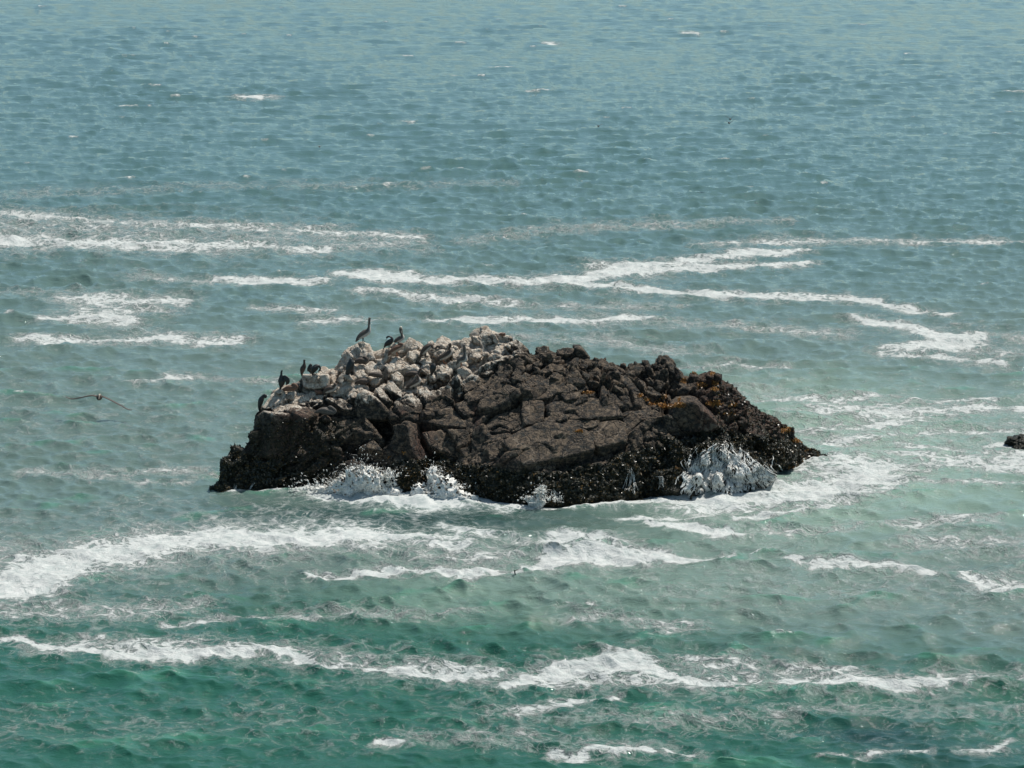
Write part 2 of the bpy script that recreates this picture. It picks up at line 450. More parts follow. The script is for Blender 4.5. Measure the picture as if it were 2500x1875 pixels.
# smooth the normals so that displacement does not fold
for _ in range(10):
    Nn = (np.roll(Nn, 1, 0) + np.roll(Nn, -1, 0) + np.roll(Nn, 1, 1) + np.roll(Nn, -1, 1) + Nn) / 5
Nn /= np.linalg.norm(Nn, axis=2)[..., None] + 1e-9
P = G.reshape(-1, 3); N_ = Nn.reshape(-1, 3)
pxp, pyp = to_px(P)
vfade = np.ones((NR, NC)); vfade[NU + NV - 30:NU + NV + 8] = np.interp(np.arange(38), [0, 26, 37], [1, .35, .5])[:, None]
efade = np.interp(pxs, [pxs[0], pxs[0] + 40, pxs[-1] - 120, pxs[-1]], [.1, 1, 1, .1])[None]
fade = (vfade * efade).reshape(-1)
shard = sstep(1380, 1460, pxp) * sstep(1760, 1690, pxp) * sstep(1010, 960, pyp)
mus = np.maximum(sstep(1690, 1760, pxp), sstep(-20, 10, pyp - np.interp(pxp, wx_, wy_)))
plate = sstep(1090, 1170, pxp) * sstep(1600, 1540, pxp) * sstep(905, 940, pyp)
d = facets(P, 1.9, .34, .55, .16, 1, (1.9, 1.2, .8)) * (1 - .5 * mus) + (1 - .6 * plate) * (facets(P, .75, .15, .28, .10, 4, (1.8, 1.2, .8)) + facets(P, .32, .035, .07, .03, 8))
d += shard * (facets(P, .55, .16, .35, .12, 12, (1, 1, 2.6)) + .1)
lump = np.abs(fbm(P / .45, 4, 9)) * .28 + (.5 - voro(P / .34, 3)[0]) * .12
d += mus * lump + fbm(P / 1.4, 5, 2) * .12
cen = sstep(1010, 1120, pxp) * sstep(1740, 1640, pxp) * vfade.clip(0, 1).repeat(1, 1).reshape(-1) * sstep(-.2, .4, P[:, 2]) if vfade.shape[1] == NC else np.repeat(vfade, NC, 1).reshape(-1) * sstep(1010, 1120, pxp) * sstep(1740, 1640, pxp) * sstep(-.2, .4, P[:, 2])
V = P + N_ * (d * fade)[:, None] + np.array([0, -.10, .03]) * cen[:, None]
add_rock("rock_face", V, grid_faces(NR, NC), None)

# ------------------------------------------------------------------ blocks and boulders
def star_block(c, axes, radii, planes, sub, p=14.0, rough=.03, seed=0, facet=0.0):
    """closed block: soft intersection of half spaces, sampled over an ellipsoid of directions"""
    U, Fc = ico(sub)
    dirs = (U * radii) @ axes
    L = np.linalg.norm(dirs, axis=1); dirs = dirs / L[:, None]
    acc = np.zeros(len(U))
    for n, dd in planes:
        q = dirs @ n / dd
        acc += np.clip(q, 1e-4, None) ** p
    r = acc ** (-1 / p)
    r = np.minimum(r, L * 1.7)
    V = c + dirs * r[:, None]
    s = float(np.mean(r))
    dn = fbm(V / (s * .8), 4, seed) * s * .07 + fbm(V / .22, 3, seed + 2) * rough
    if facet: dn += facets(V, s * .75, facet * .5, facet, facet * .7, seed % 9) + facets(V, s * .3, facet * .15, facet * .4, facet * .3, seed % 7)
    return V + dirs * dn[:, None], Fc
def hull2(pts):
    pts = sorted(map(tuple, pts))
    def half(ps):
        h = []
        for q in ps:
            while len(h) > 1 and (h[-1][0] - h[-2][0]) * (q[1] - h[-2][1]) - (h[-1][1] - h[-2][1]) * (q[0] - h[-2][0]) <= 0: h.pop()
            h.append(q)
        return h
    a = half(pts); b = half(pts[::-1])
    return np.array(a[:-1] + b[:-1])
def slab(crop, poly, n, lift=.3, thick=.9, name="rock_slab", p=16.0, sub=None, facet=.05, label=None, grow=1.07):
    n = np.array(n, float); n /= np.linalg.norm(n)
    pts = np.array([cv(crop, x, y) for x, y in poly])
    cpx = pts.mean(0)
    if grow > 1.1: lift *= 1.5
    lift *= {'c2': 1, 'c8': .9, 'k1': .6, 'c3': .62}.get(crop, .36)
    o = S(cpx[0], cpx[1]) + np.array([0, -lift, 0])
    W = []
    cam0 = np.array([0, 0, CAMH])
    for px, py in pts:
        dr = raydir(px, py)
        t = (o - cam0) @ n / (dr @ n)
        W.append(cam0 + dr * t)
    W = np.array(W)
    u = np.cross(n, [0, 0, 1.0]); u /= np.linalg.norm(u); v = np.cross(n, u)
    q = np.stack([(W - o) @ u, (W - o) @ v], -1)
    h = hull2(q)
    ctr2 = h.mean(0)
    c = o + u * ctr2[0] + v * ctr2[1] - n * thick * .5
    planes = [(n, thick * .5), (-n, thick * .5)]
    for i in range(len(h)):
        a, b = h[i], h[(i + 1) % len(h)]
        e = b - a; L = np.linalg.norm(e)
        if L < .04: continue
        en = np.array([e[1], -e[0]]) / L
        dist = (a - ctr2) @ en
        if dist < 0: en, dist = -en, -dist
        w = u * en[0] + v * en[1]
        tl = .12 * (random.random() - .2)
        nn_ = w + n * tl; nn_ /= np.linalg.norm(nn_)
        planes.append((nn_, max(dist, .05) * grow))
    hx = np.ptp(h[:, 0]) / 2; hy = np.ptp(h[:, 1]) / 2
    size = max(hx, hy)
    sub = sub or (6 if size > 2.3 else 5 if size > .45 else 4)
    Vw, Fc = star_block(c, np.stack([u, v, n]), np.array([hx, hy, thick * .5]), planes, sub, p, .02, random.randrange(99), facet * min(1, size))
    return add_rock(name, Vw, Fc, label)
def boulder(px, py, size, lift=.1, aniso=(1, .8, .7), tilt=None, sub=4, name="boulder", npl=13, p=18.0, jit=.4, sink=.5):
    c = S(px, py) + np.array([0, -lift + size * sink, -size * .15])
    a = tilt if tilt is not None else (random.uniform(0, 3), random.uniform(-.5, .5), random.uniform(-.5, .5))
    ax = rotm(*a); rad = np.array(aniso) * size
    planes = []
    for i in range(npl):
        q = rng.normal(size=3); q /= np.linalg.norm(q)
        w = (q @ ax)
        dd = 1 / np.linalg.norm(q / rad) * (1 - jit * rng.random())
        planes.append((w, dd * 1.05))
    for s_ in (-1, 1):
        for k in range(3):
            q = np.zeros(3); q[k] = s_; planes.append((q @ ax, rad[k]))
    if size < .3 and sub == 4: sub = 3
    Vw, Fc = star_block(c, ax, rad, planes, sub, p, .02, random.randrange(99), .09 * size)
    return add_rock(name, Vw, Fc)

UP = (0, -.5, .86); FR = (0, -.98, .18)
SL = [
 ('s', [(1236, 1073), (1262, 1058), (1300, 1040), (1370, 1035), (1405, 1045), (1424, 1053), (1432, 1072), (1443, 1093), (1405, 1105), (1378, 1112), (1330, 1122), (1282, 1128), (1262, 1105)], (.05, -.60, .78), .75, 1.1),
 ('c7', [(820, 310), (1000, 170), (1150, 150), (1330, 170), (1350, 400), (1200, 430), (1040, 490), (960, 470), (880, 380)], (.05, -.58, .8), .75, 1.3),
 ('c7', [(1360, 160), (1450, 220), (1520, 330), (1500, 450), (1380, 440), (1360, 300)], (.35, -.6, .7), .6, .9),
 ('c7', [(1540, 260), (1640, 320), (1720, 420), (1740, 640), (1640, 560), (1540, 420)], (.5, -.6, .6), .45, .9),
 ('c6', [(600, 860), (900, 850), (1200, 920), (1270, 1000), (1290, 1060), (1100, 1040), (850, 1070), (600, 1110), (440, 1100), (500, 980)], (0, -.42, .9), .5, .8),
 ('c6', [(270, 1110), (440, 1050), (600, 1060), (560, 1120), (400, 1160), (300, 1160)], UP, .5, .6),
 ('c6', [(550, 1180), (720, 1130), (1000, 1140), (980, 1200), (850, 1240), (650, 1210)], UP, .45, .6),
 ('c6', [(-20, 870), (230, 870), (260, 1000), (250, 1140), (100, 1160), (-20, 1180)], (0, -.6, .8), .3, .8),
 ('c6', [(0, 730), (200, 640), (400, 620), (420, 740), (330, 820), (120, 850), (0, 850)], UP, .3, .6),
 ('c6', [(500, 780), (640, 740), (760, 760), (700, 840), (560, 860)], UP, .35, .5),
 ('c6', [(430, 660), (600, 630), (700, 700), (600, 760), (450, 750)], UP, .35, .5),
 ('c4', [(1440, 1200), (1600, 1070), (1900, 1070), (2050, 1150), (2000, 1280), (1700, 1400), (1400, 1560), (1250, 1600), (1300, 1400)], (-.1, -.6, .8), .35, .9),
 ('c4', [(1000, 1330), (1200, 1250), (1440, 1100), (1420, 1200), (1250, 1400), (1100, 1470), (980, 1420)], (-.15, -.5, .8), .4, .7),
 ('c4', [(980, 1200), (1150, 1070), (1400, 1030), (1430, 1060), (1200, 1210), (1000, 1300)], (-.15, -.5, .8), .3, .6),
 ('c4', [(830, 1500), (980, 1450), (1130, 1560), (1200, 1700), (1000, 1740), (900, 1640)], (.1, -.6, .75), .35, .8),
 ('c5', [(480, 200), (660, 80), (850, 300), (880, 400), (600, 390), (400, 350), (200, 310)], UP, .45, .9),
 ('c5', [(200, 490), (500, 430), (640, 600), (770, 780), (850, 890), (600, 820), (300, 700)], (.1, -.72, .6), .35, .9),
 ('c5', [(600, 430), (850, 430), (940, 520), (940, 640), (780, 720), (700, 620)], (.1, -.8, .5), .4, .7),
 ('c5', [(780, 740), (940, 700), (950, 840), (880, 900)], (.1, -.8, .5), .35, .5),
 ('c5', [(980, 450), (1130, 330), (1300, 560), (1180, 720), (1060, 950), (960, 880)], (-.15, -.85, .45), .45, 1.0),
 ('c5', [(1200, 720), (1400, 620), (1600, 780), (1500, 900), (1250, 900)], (0, -.7, .65), .45, .9),
 ('c3', [(1790, 350), (1880, 380), (1900, 700), (1960, 940), (1700, 960), (1530, 800), (1600, 620)], (-.42, -.85, .3), .55, 1.2),
 ('c3', [(1860, 380), (2000, 500), (2150, 800), (2250, 1000), (2280, 1180), (2120, 1100), (1990, 960), (1930, 760)], (.6, -.66, .42), .60, 1.0),
 ('c3', [(850, 450), (940, 420), (1150, 440), (1300, 560), (1200, 580), (950, 530)], (0, -.36, .93), .75, 1.5),
 ('c3', [(580, 420), (950, 250), (1100, 270), (1230, 430), (900, 440), (700, 450)], (0, -.36, .93), .55, 1.1),
 ('c3', [(1120, 270), (1260, 420), (1500, 720), (1440, 720), (1280, 560), (1130, 420)], (.45, -.5, .75), .5, .8),
 ('c3', [(980, 820), (1100, 750), (1260, 660), (1360, 760), (1440, 880), (1300, 830)], (.05, -.42, .9), .7, 1.2),
 ('c3', [(440, 740), (560, 740), (700, 840), (760, 930), (600, 870)], (.25, -.4, .88), .7, 1.4),
 ('c3', [(160, 260), (380, 270), (370, 400), (200, 410)], (0, -.55, .8), .4, .6),
 ('k1', [(850, 560), (1000, 480), (1210, 600), (1150, 700), (1050, 1100), (780, 1130), (800, 800)], (-.45, -.88, .12), .55, 1.6),
 ('k1', [(600, 700), (690, 540), (850, 560), (800, 800), (770, 1100), (600, 1050), (598, 880)], (-.8, -.55, .2), .3, 1.3),
 ('k1', [(830, 410), (1000, 470), (1020, 560), (860, 570), (810, 470)], (0, -.55, .83), .6, .8),
 ('k1', [(1000, 340), (1150, 285), (1300, 330), (1330, 400), (1250, 450), (1050, 430)], (0, -.5, .86), .6, 1.3),
 ('k1', [(700, 480), (790, 400), (860, 300), (900, 230), (1000, 300), (1010, 390), (850, 420), (740, 520)], (-.2, -.55, .8), .35, .8),
 ('k1', [(1200, 620), (1290, 620), (1310, 760), (1150, 1080), (1050, 1100), (1150, 800)], (.1, -.86, .4), .5, .9),
 ('k1', [(1310, 780), (1440, 850), (1450, 950), (1330, 1120), (1200, 1190), (1100, 1100)], (0, -.86, .45), .5, .9),
 ('k1', [(490, 990), (540, 890), (600, 880), (610, 1050), (520, 1080)], (-.5, -.8, .3), .3, .8),
 ('k1', [(330, 945), (400, 955), (480, 1020), (470, 1150), (260, 1150), (300, 1040)], (-.3, -.8, .4), .35, 1.0),
 ('c2', [(830, 500), (1000, 395), (1120, 395), (1240, 540), (1270, 640), (1150, 620), (1100, 680), (900, 680), (850, 580)], (0, -.78, .55), .45, 1.1),
 ('c2', [(560, 860), (700, 650), (780, 570), (880, 640), (900, 680), (800, 720), (780, 850), (640, 900)], (-.45, -.7, .45), .4, .9),
 ('c2', [(1160, 590), (1240, 570), (1300, 680), (1290, 730), (1180, 740)], (0, -.8, .5), .6, .6),
 ('c2', [(-30, 1000), (430, 1000), (470, 1050), (440, 1200), (300, 1260), (80, 1270), (0, 1200)], (0, -.97, .2), .75, 1.3),
 ('c2', [(250, 990), (340, 830), (440, 860), (520, 940), (480, 985)], (0, -.6, .75), .3, .6),
 ('c2', [(890, 840), (1080, 830), (1150, 1000), (980, 1060), (920, 960)], (0, -.55, .83), .5, .8),
 ('c2', [(1090, 850), (1230, 730), (1370, 850), (1420, 960), (1170, 980)], (0, -.6, .8), .5, .8),
 ('c2', [(1500, 850), (1620, 720), (1820, 740), (1950, 860), (1780, 900), (1620, 930), (1530, 960)], (0, -.55, .83), .5, .9),
 ('c2', [(1580, 980), (1700, 920), (1800, 1000), (1780, 1100), (1640, 1100)], (0, -.6, .8), .6, .7),
 ('c2', [(1440, 620), (1480, 520), (1560, 510), (1540, 680), (1460, 800), (1440, 700)], (-.25, -.9, .3), .5, .7),
 ('c2', [(1830, 440), (1900, 320), (1980, 320), (2070, 400), (2100, 500), (1960, 560), (1830, 500)], (0, -.75, .6), .3, .7),
 ('c2', [(1560, 480), (1630, 400), (1700, 470), (1640, 520)], (.1, -.6, .7), .5, .4),
 ('c2', [(1655, 455), (1720, 428), (1795, 432), (1810, 520), (1680, 530)], (0, -.6, .75), .1, .5),
 ('k1', [(680, 490), (715, 456), (790, 465), (800, 560), (700, 565)], (-.3, -.7, .6), .1, .6),
 ('c2', [(620, 1030), (780, 880), (840, 1000), (700, 1170), (600, 1100)], (-.2, -.8, .5), .5, .7),
 ('c2', [(1530, 1120), (1620, 1100), (1800, 1310), (1780, 1400), (1640, 1300), (1520, 1240)], (.35, -.6, .65), .65, .8),
 ('c2', [(940, 1500), (1000, 1320), (1100, 1250), (1290, 1430), (1600, 1640), (1500, 1800), (1000, 1800)], (0, -.93, .3), .75, 1.4),
 ('c2', [(1300, 1240), (1400, 1200), (1560, 1400), (1600, 1500), (1400, 1420)], (.2, -.55, .75), .85, 1.0),
 ('c2', [(350, 1390), (700, 1410), (880, 1560), (900, 1650), (700, 1620), (600, 1480)], (0, -.5, .85), .6, 1.1),
 ('c2', [(850, 1340), (920, 1290), (980, 1330), (940, 1420), (870, 1420)], (0, -.6, .75), .8, .5),
 ('c4', [(1060, 270), (1220, 125), (1340, 135), (1400, 190), (1280, 260), (1200, 330)], (-.3, -.65, .65), .35, .8),
 ('c4', [(1270, 270), (1360, 190), (1450, 280), (1430, 400), (1330, 560), (1220, 320)], (.25, -.82, .5), .5, .7),
 ('c4', [(1450, 300), (1520, 235), (1650, 440), (1600, 500), (1500, 400)], (.1, -.98, .15), .5, .7),
 ('c4', [(900, 400), (980, 325), (1080, 325), (1140, 420), (1130, 520), (960, 520)], (0, -.7, .65), .35, .7),
 ('c4', [(770, 560), (900, 520), (1060, 530), (1180, 560), (1260, 680), (1060, 780), (900, 720), (800, 700)], (0, -.55, .83), .45, .8),
 ('c4', [(460, 870), (740, 800), (820, 860), (720, 980), (500, 980)], (0, -.4, .9), .75, 1.4),
 ('c4', [(860, 900), (980, 860), (1120, 960), (1130, 1080), (960, 1160), (880, 1080)], (0, -.95, .2), .8, 1.0),
 ('c4', [(540, 1230), (700, 1160), (800, 1240), (780, 1400), (640, 1460), (550, 1370)], (0, -.85, .45), .7, .9),
 ('c4', [(810, 1080), (870, 1010), (960, 1220), (940, 1340), (820, 1380), (790, 1200)], (-.1, -.98, .1), .8, .8),
 ('c4', [(1620, 700), (1720, 630), (1880, 720), (1900, 800), (1700, 960), (1590, 1010)], (0, -.6, .75), .4, .8),
 ('c4', [(1820, 1000), (1940, 780), (2060, 820), (2090, 900), (1960, 1050)], (0, -.72, .6), .55, .8),
 ('c4', [(1780, 400), (1920, 355), (2050, 440), (2160, 560), (2020, 580), (1880, 500)], (0, -.6, .75), .3, .6),
 ('c4', [(180, 830), (350, 760), (380, 880), (360, 960), (220, 900)], (0, -.6, .75), .55, .6),
 ('c4', [(1920, 600), (2100, 590), (2190, 700), (2160, 820), (1990, 760)], (0, -.92, .3), .5, .7),
 ('c4', [(20, 640), (80, 600), (130, 680), (100, 780), (30, 740)], (0, -.8, .5), .5, .4),
 ('c4', [(320, 400), (400, 365), (450, 420), (400, 470), (330, 450)], (0, -.6, .75), .35, .4),
 ('c4', [(490, 350), (590, 275), (640, 320), (600, 390), (500, 400)], (0, -.7, .6), .2, .5),
 ('c4', [(160, 1240), (300, 1190), (400, 1330), (260, 1420), (170, 1340)], (.1, -.7, .65), .8, .7),
 ('c6', [(430, 180), (540, 150), (690, 160), (680, 240), (450, 250)], (0, -.55, .8), .3, .6),
 ('c6', [(690, 155), (780, 155), (900, 300), (850, 350), (740, 300), (680, 230)], (.1, -.96, .1), .5, .8),
 ('c6', [(860, 380), (940, 285), (990, 305), (960, 370), (880, 420)], (-.4, -.7, .45), .5, .5),
 ('c6', [(320, 250), (400, 250), (430, 350), (330, 370)], (0, -.7, .6), .5, .5),
 ('c6', [(150, 190), (250, 120), (340, 140), (320, 230), (200, 250)], (0, -.7, .6), .3, .5),
 ('c6', [(290, 410), (370, 370), (500, 380), (540, 450), (430, 490)], (0, -.6, .75), .5, .6),
 ('c6', [(1880, 285), (2110, 480), (2110, 560), (2000, 520), (1840, 350)], (-.2, -.9, .3), .4, .7),
 ('c6', [(1300, 900), (1440, 880), (1560, 860), (1700, 960), (1850, 1100), (1700, 1120), (1560, 1050)], (.1, -.7, .65), .35, .8),
 ('c6', [(1340, 1040), (1480, 1050), (1680, 1160), (1700, 1260), (1660, 1320), (1480, 1180)], (.1, -.7, .65), .5, .8),
 ('c8', [(0, 640), (90, 545), (260, 535), (360, 640), (480, 740), (520, 790), (400, 860), (150, 850), (0, 830)], (0, -1, .05), .7, 1.7),
 ('c8', [(740, 740), (860, 720), (980, 860), (1030, 960), (900, 900), (760, 820)], (.1, -.65, .7), .45, .8),
 ('c8', [(830, 700), (940, 730), (1030, 860), (1010, 900), (900, 790)], (.15, -.62, .7), .3, .6),
 ('c8', [(230, 1030), (350, 965), (480, 965), (510, 1000), (420, 1060), (280, 1080)], (0, -.8, .5), .9, 1.2),
 ('c8', [(0, 870), (130, 1000), (220, 1080), (200, 1200), (80, 1210), (0, 1120)], (.1, -.8, .5), .9, 1.4),
 ('c8', [(-140, 1260), (0, 1230), (80, 1215), (180, 1280), (300, 1450), (150, 1490), (-60, 1480)], (.25, -.8, .5), .8, 1.2),
 ('c8', [(1000, 1040), (1150, 980), (1330, 1100), (1320, 1160), (1120, 1220), (1000, 1150)], (.1, -.75, .6), .5, .9),
 ('c8', [(1190, 1290), (1250, 1225), (1360, 1290), (1250, 1315)], (0, -.7, .6), .2, .6),
 ('c7', [(1700, 1120), (1800, 1075), (1900, 1080), (1950, 1130), (1800, 1150)], (0, -.7, .6), .5, .7),
 ('c7', [(200, 1270), (280, 1080), (330, 1060), (480, 1250), (400, 1290)], (0, -.85, .45), .6, .9),
 ('c7', [(620, 1240), (680, 1070), (840, 1060), (930, 1210), (800, 1260)], (0, -.8, .5), .5, .9),
 ('c3', [(1650, 1330), (1800, 1100), (2000, 1020), (2130, 1300), (1950, 1560), (1720, 1520)], (-.1, -.85, .45), .6, 1.2),
]
for i_, s_ in enumerate(SL): slab(*s_, grow=1.16 if i_ < 12 else 1.07)
mound = slab('c8', [(430, 1000), (620, 985), (780, 1060), (960, 1180), (1060, 1300), (900, 1400), (640, 1480), (480, 1500), (300, 1380), (220, 1220), (300, 1100)], (.05, -.72, .66), .85, 1.6, p=14, facet=.42)
for a_ in [(1722, 1112, .3), (1765, 1100, .32), (1812, 1125, .34), (1850, 1150, .36), (1795, 1165, .4), (1748, 1160, .34), (1838, 1185, .3), (1700, 1160, .3), (1885, 1178, .3), (1772, 1196, .3)]:
    boulder(a_[0], a_[1], a_[2], lift=.75, aniso=(.8, .7, 1.15), tilt=(.2, .3, .1), sink=.3)

mound_mesh = collect[-1]

# smaller loose stones of the pale pile, the dark rubble and the shard crest
def scatter(n, x0, x1, yfun, smin, smax, an, **kw):
    for i in range(n):
        px = random.uniform(x0, x1); a, b = yfun(px)
        if b <= a: continue
        boulder(px, random.uniform(a, b), random.uniform(smin, smax) , aniso=tuple(x * random.uniform(.8, 1.2) for x in an), **kw)
scatter(46, 860, 1200, lambda x: (float(Tf(x)) + 4, np.interp(x, [860, 1000, 1200], [950, 950, 860])), .16, .42, (1, .8, .75), lift=.25)
scatter(16, 690, 860, lambda x: (float(Tf(x)) + 6, 975), .14, .34, (1, .8, .7), lift=.3)
scatter(12, 1200, 1460, lambda x: (float(Tf(x)) + 2, float(Tf(x)) + 70), .18, .42, (1, .85, .8), lift=.2)
scatter(30, 1440, 1660, lambda x: (float(Tf(x)) + 1, float(Tf(x)) + 50), .16, .34, (.55, .7, 1.25), lift=.2, tilt=(.3, .35, .1))
scatter(9, 1440, 1690, lambda x: (905, 975), .18, .42, (.8, .7, 1.1), lift=.3, tilt=(.2, -.6, .2))
scatter(12, 1700, 1860, lambda x: (float(Tf(x)) + 2, float(Tf(x)) + 70), .16, .36, (1, .9, .8), lift=.15, p=7)
scatter(6, 1150, 1330, lambda x: (905, 960), .15, .32, (1.3, .7, .5), lift=.25)
scatter(4, 760, 1000, lambda x: (975, 1010), .18, .35, (1, .8, .8), lift=.3)

# ray casts on everything solid
Vall = np.concatenate([v for v, f in collect])
tris = []; off = 0
for v, f in collect:
    tris.append(f[:, :3] + off)
    if f.shape[1] == 4: tris.append(f[:, [0, 2, 3]] + off)
    off += len(v)
Tall = np.concatenate(tris)
bvh = BVHTree.FromPolygons(Vall.tolist(), Tall.tolist(), all_triangles=True)
CAMV = Vector((0, 0, CAMH))
def hit(px, py):
    h = bvh.ray_cast(CAMV, Vector(raydir(px, py).tolist()).normalized(), 400)
    return h[0], h[1]
def hit_down(px, py, maxd=30):
    for k in range(0, maxd):
        a, n = hit(px, py + k)
        if a is not None: return a
    return Vector(S(px, py).tolist())

# ------------------------------------------------------------------ sea surface
def spectrum(N, L, lam_lo, lam_hi, peak, wind, spread, seed):
    r = np.random.default_rng(seed)
    k1 = np.fft.fftfreq(N, L / N) * 2 * np.pi
    KX, KY = np.meshgrid(k1, k1, indexing='ij')
    K = np.sqrt(KX ** 2 + KY ** 2); K[0, 0] = 1e-6
    kp = 2 * np.pi / peak
    A = np.exp(-1.0 * (kp / K) ** 2) / K ** 4
    ca = (KX * wind[0] + KY * wind[1]) / K
    A *= (np.clip(np.abs(ca), 0, 1) ** spread) * .92 + .08
    lam = 2 * np.pi / K
    A *= sstep(lam_lo * .7, lam_lo * 1.2, lam) * sstep(lam_hi * 1.4, lam_hi * .8, lam)
    A[0, 0] = 0
    H = (r.normal(size=(N, N)) + 1j * r.normal(size=(N, N))) * np.sqrt(A)
    h = np.real(np.fft.ifft2(H)); s = h.std(); H = H / s; h = h / s
    dx = np.real(np.fft.ifft2(1j * KX / K * H)); dy = np.real(np.fft.ifft2(1j * KY / K * H))
    return h, dx, dy
def sample(Fd, L, x, y):
    N = Fd.shape[0]
    u = (x / L * N) % N; v = (y / L * N) % N
    i = np.floor(u).astype(int); j = np.floor(v).astype(int); a = u - i; b = v - j
    i %= N; j %= N; i2 = (i + 1) % N; j2 = (j + 1) % N
    return (Fd[i, j] * (1 - a) + Fd[i2, j] * a) * (1 - b) + (Fd[i, j2] * (1 - a) + Fd[i2, j2] * a) * b

nrow, ncol = 790, 980
# rows evenly spread in the angle below the horizon near the island, opening out to the horizon
inv = np.concatenate([np.linspace(1 / 82.0, 1 / 400.0, nrow), 1 / np.geomspace(420, 6000, 40)])
Y = 1 / inv
Y = np.concatenate([np.linspace(-60, 80, 24), Y])
tt = np.linspace(-1, 1, ncol)
tf = np.concatenate([-np.geomspace(9, .30, 26), tt * .225, np.geomspace(.30, 9, 26)])
YY, TT = np.meshgrid(Y, tf, indexing='ij')
XX = TT * np.maximum(YY, 60)
x, y = XX.ravel(), YY.ravel()
ca_, sa_ = math.cos(.25), math.sin(.25)
h1, a1, b1 = spectrum(1024, 151.0, 1.2, 15, 3.9, (.10, -.995), 6.0, 11)
h2, a2, b2 = spectrum(1024, 61.0, .40, 2.6, 2.0, (-.20, -.98), 4.0, 12)
dist = np.sqrt(x * x + y * y)
rowsp = y * y / (34 * 2903.) * .9
f1 = sstep(14, 4, rowsp)
f2 = sstep(1.1, .35, rowsp)
x2, y2 = x * ca_ - y * sa_, x * sa_ + y * ca_
rpx, rpy = to_px(np.stack([x, y, np.zeros_like(x)], -1))
safe = y > 70
rpx = np.where(safe, rpx, -9999); rpy = np.where(safe, rpy, 9999)
# calmer lee water close to the island
lee = np.exp(-(((rpx - 1080) / 560) ** 2 + ((rpy - 1255) / 60) ** 2))
amp = (0.092 * (1 - .78 * lee)) * np.interp(dist, [120, 200, 380], [1.0, .8, .42]) * (1 + .85 * fbm(np.stack([x / 34, y / 60, 0 * x], -1), 3, 6)).clip(.3, 2)
hz = sample(h1, 151., x, y) * f1 * amp + sample(h2, 61., x2, y2) * f2 * .042 * (1 - .6 * lee) * (1 + .7 * fbm(np.stack([x / 18, y / 40, 0 * x], -1), 2, 8))
chx = sample(a1, 151., x, y) * f1 * amp + sample(a2, 61., x2, y2) * f2 * .035
chy = sample(b1, 151., x, y) * f1 * amp + sample(b2, 61., x2, y2) * f2 * .035
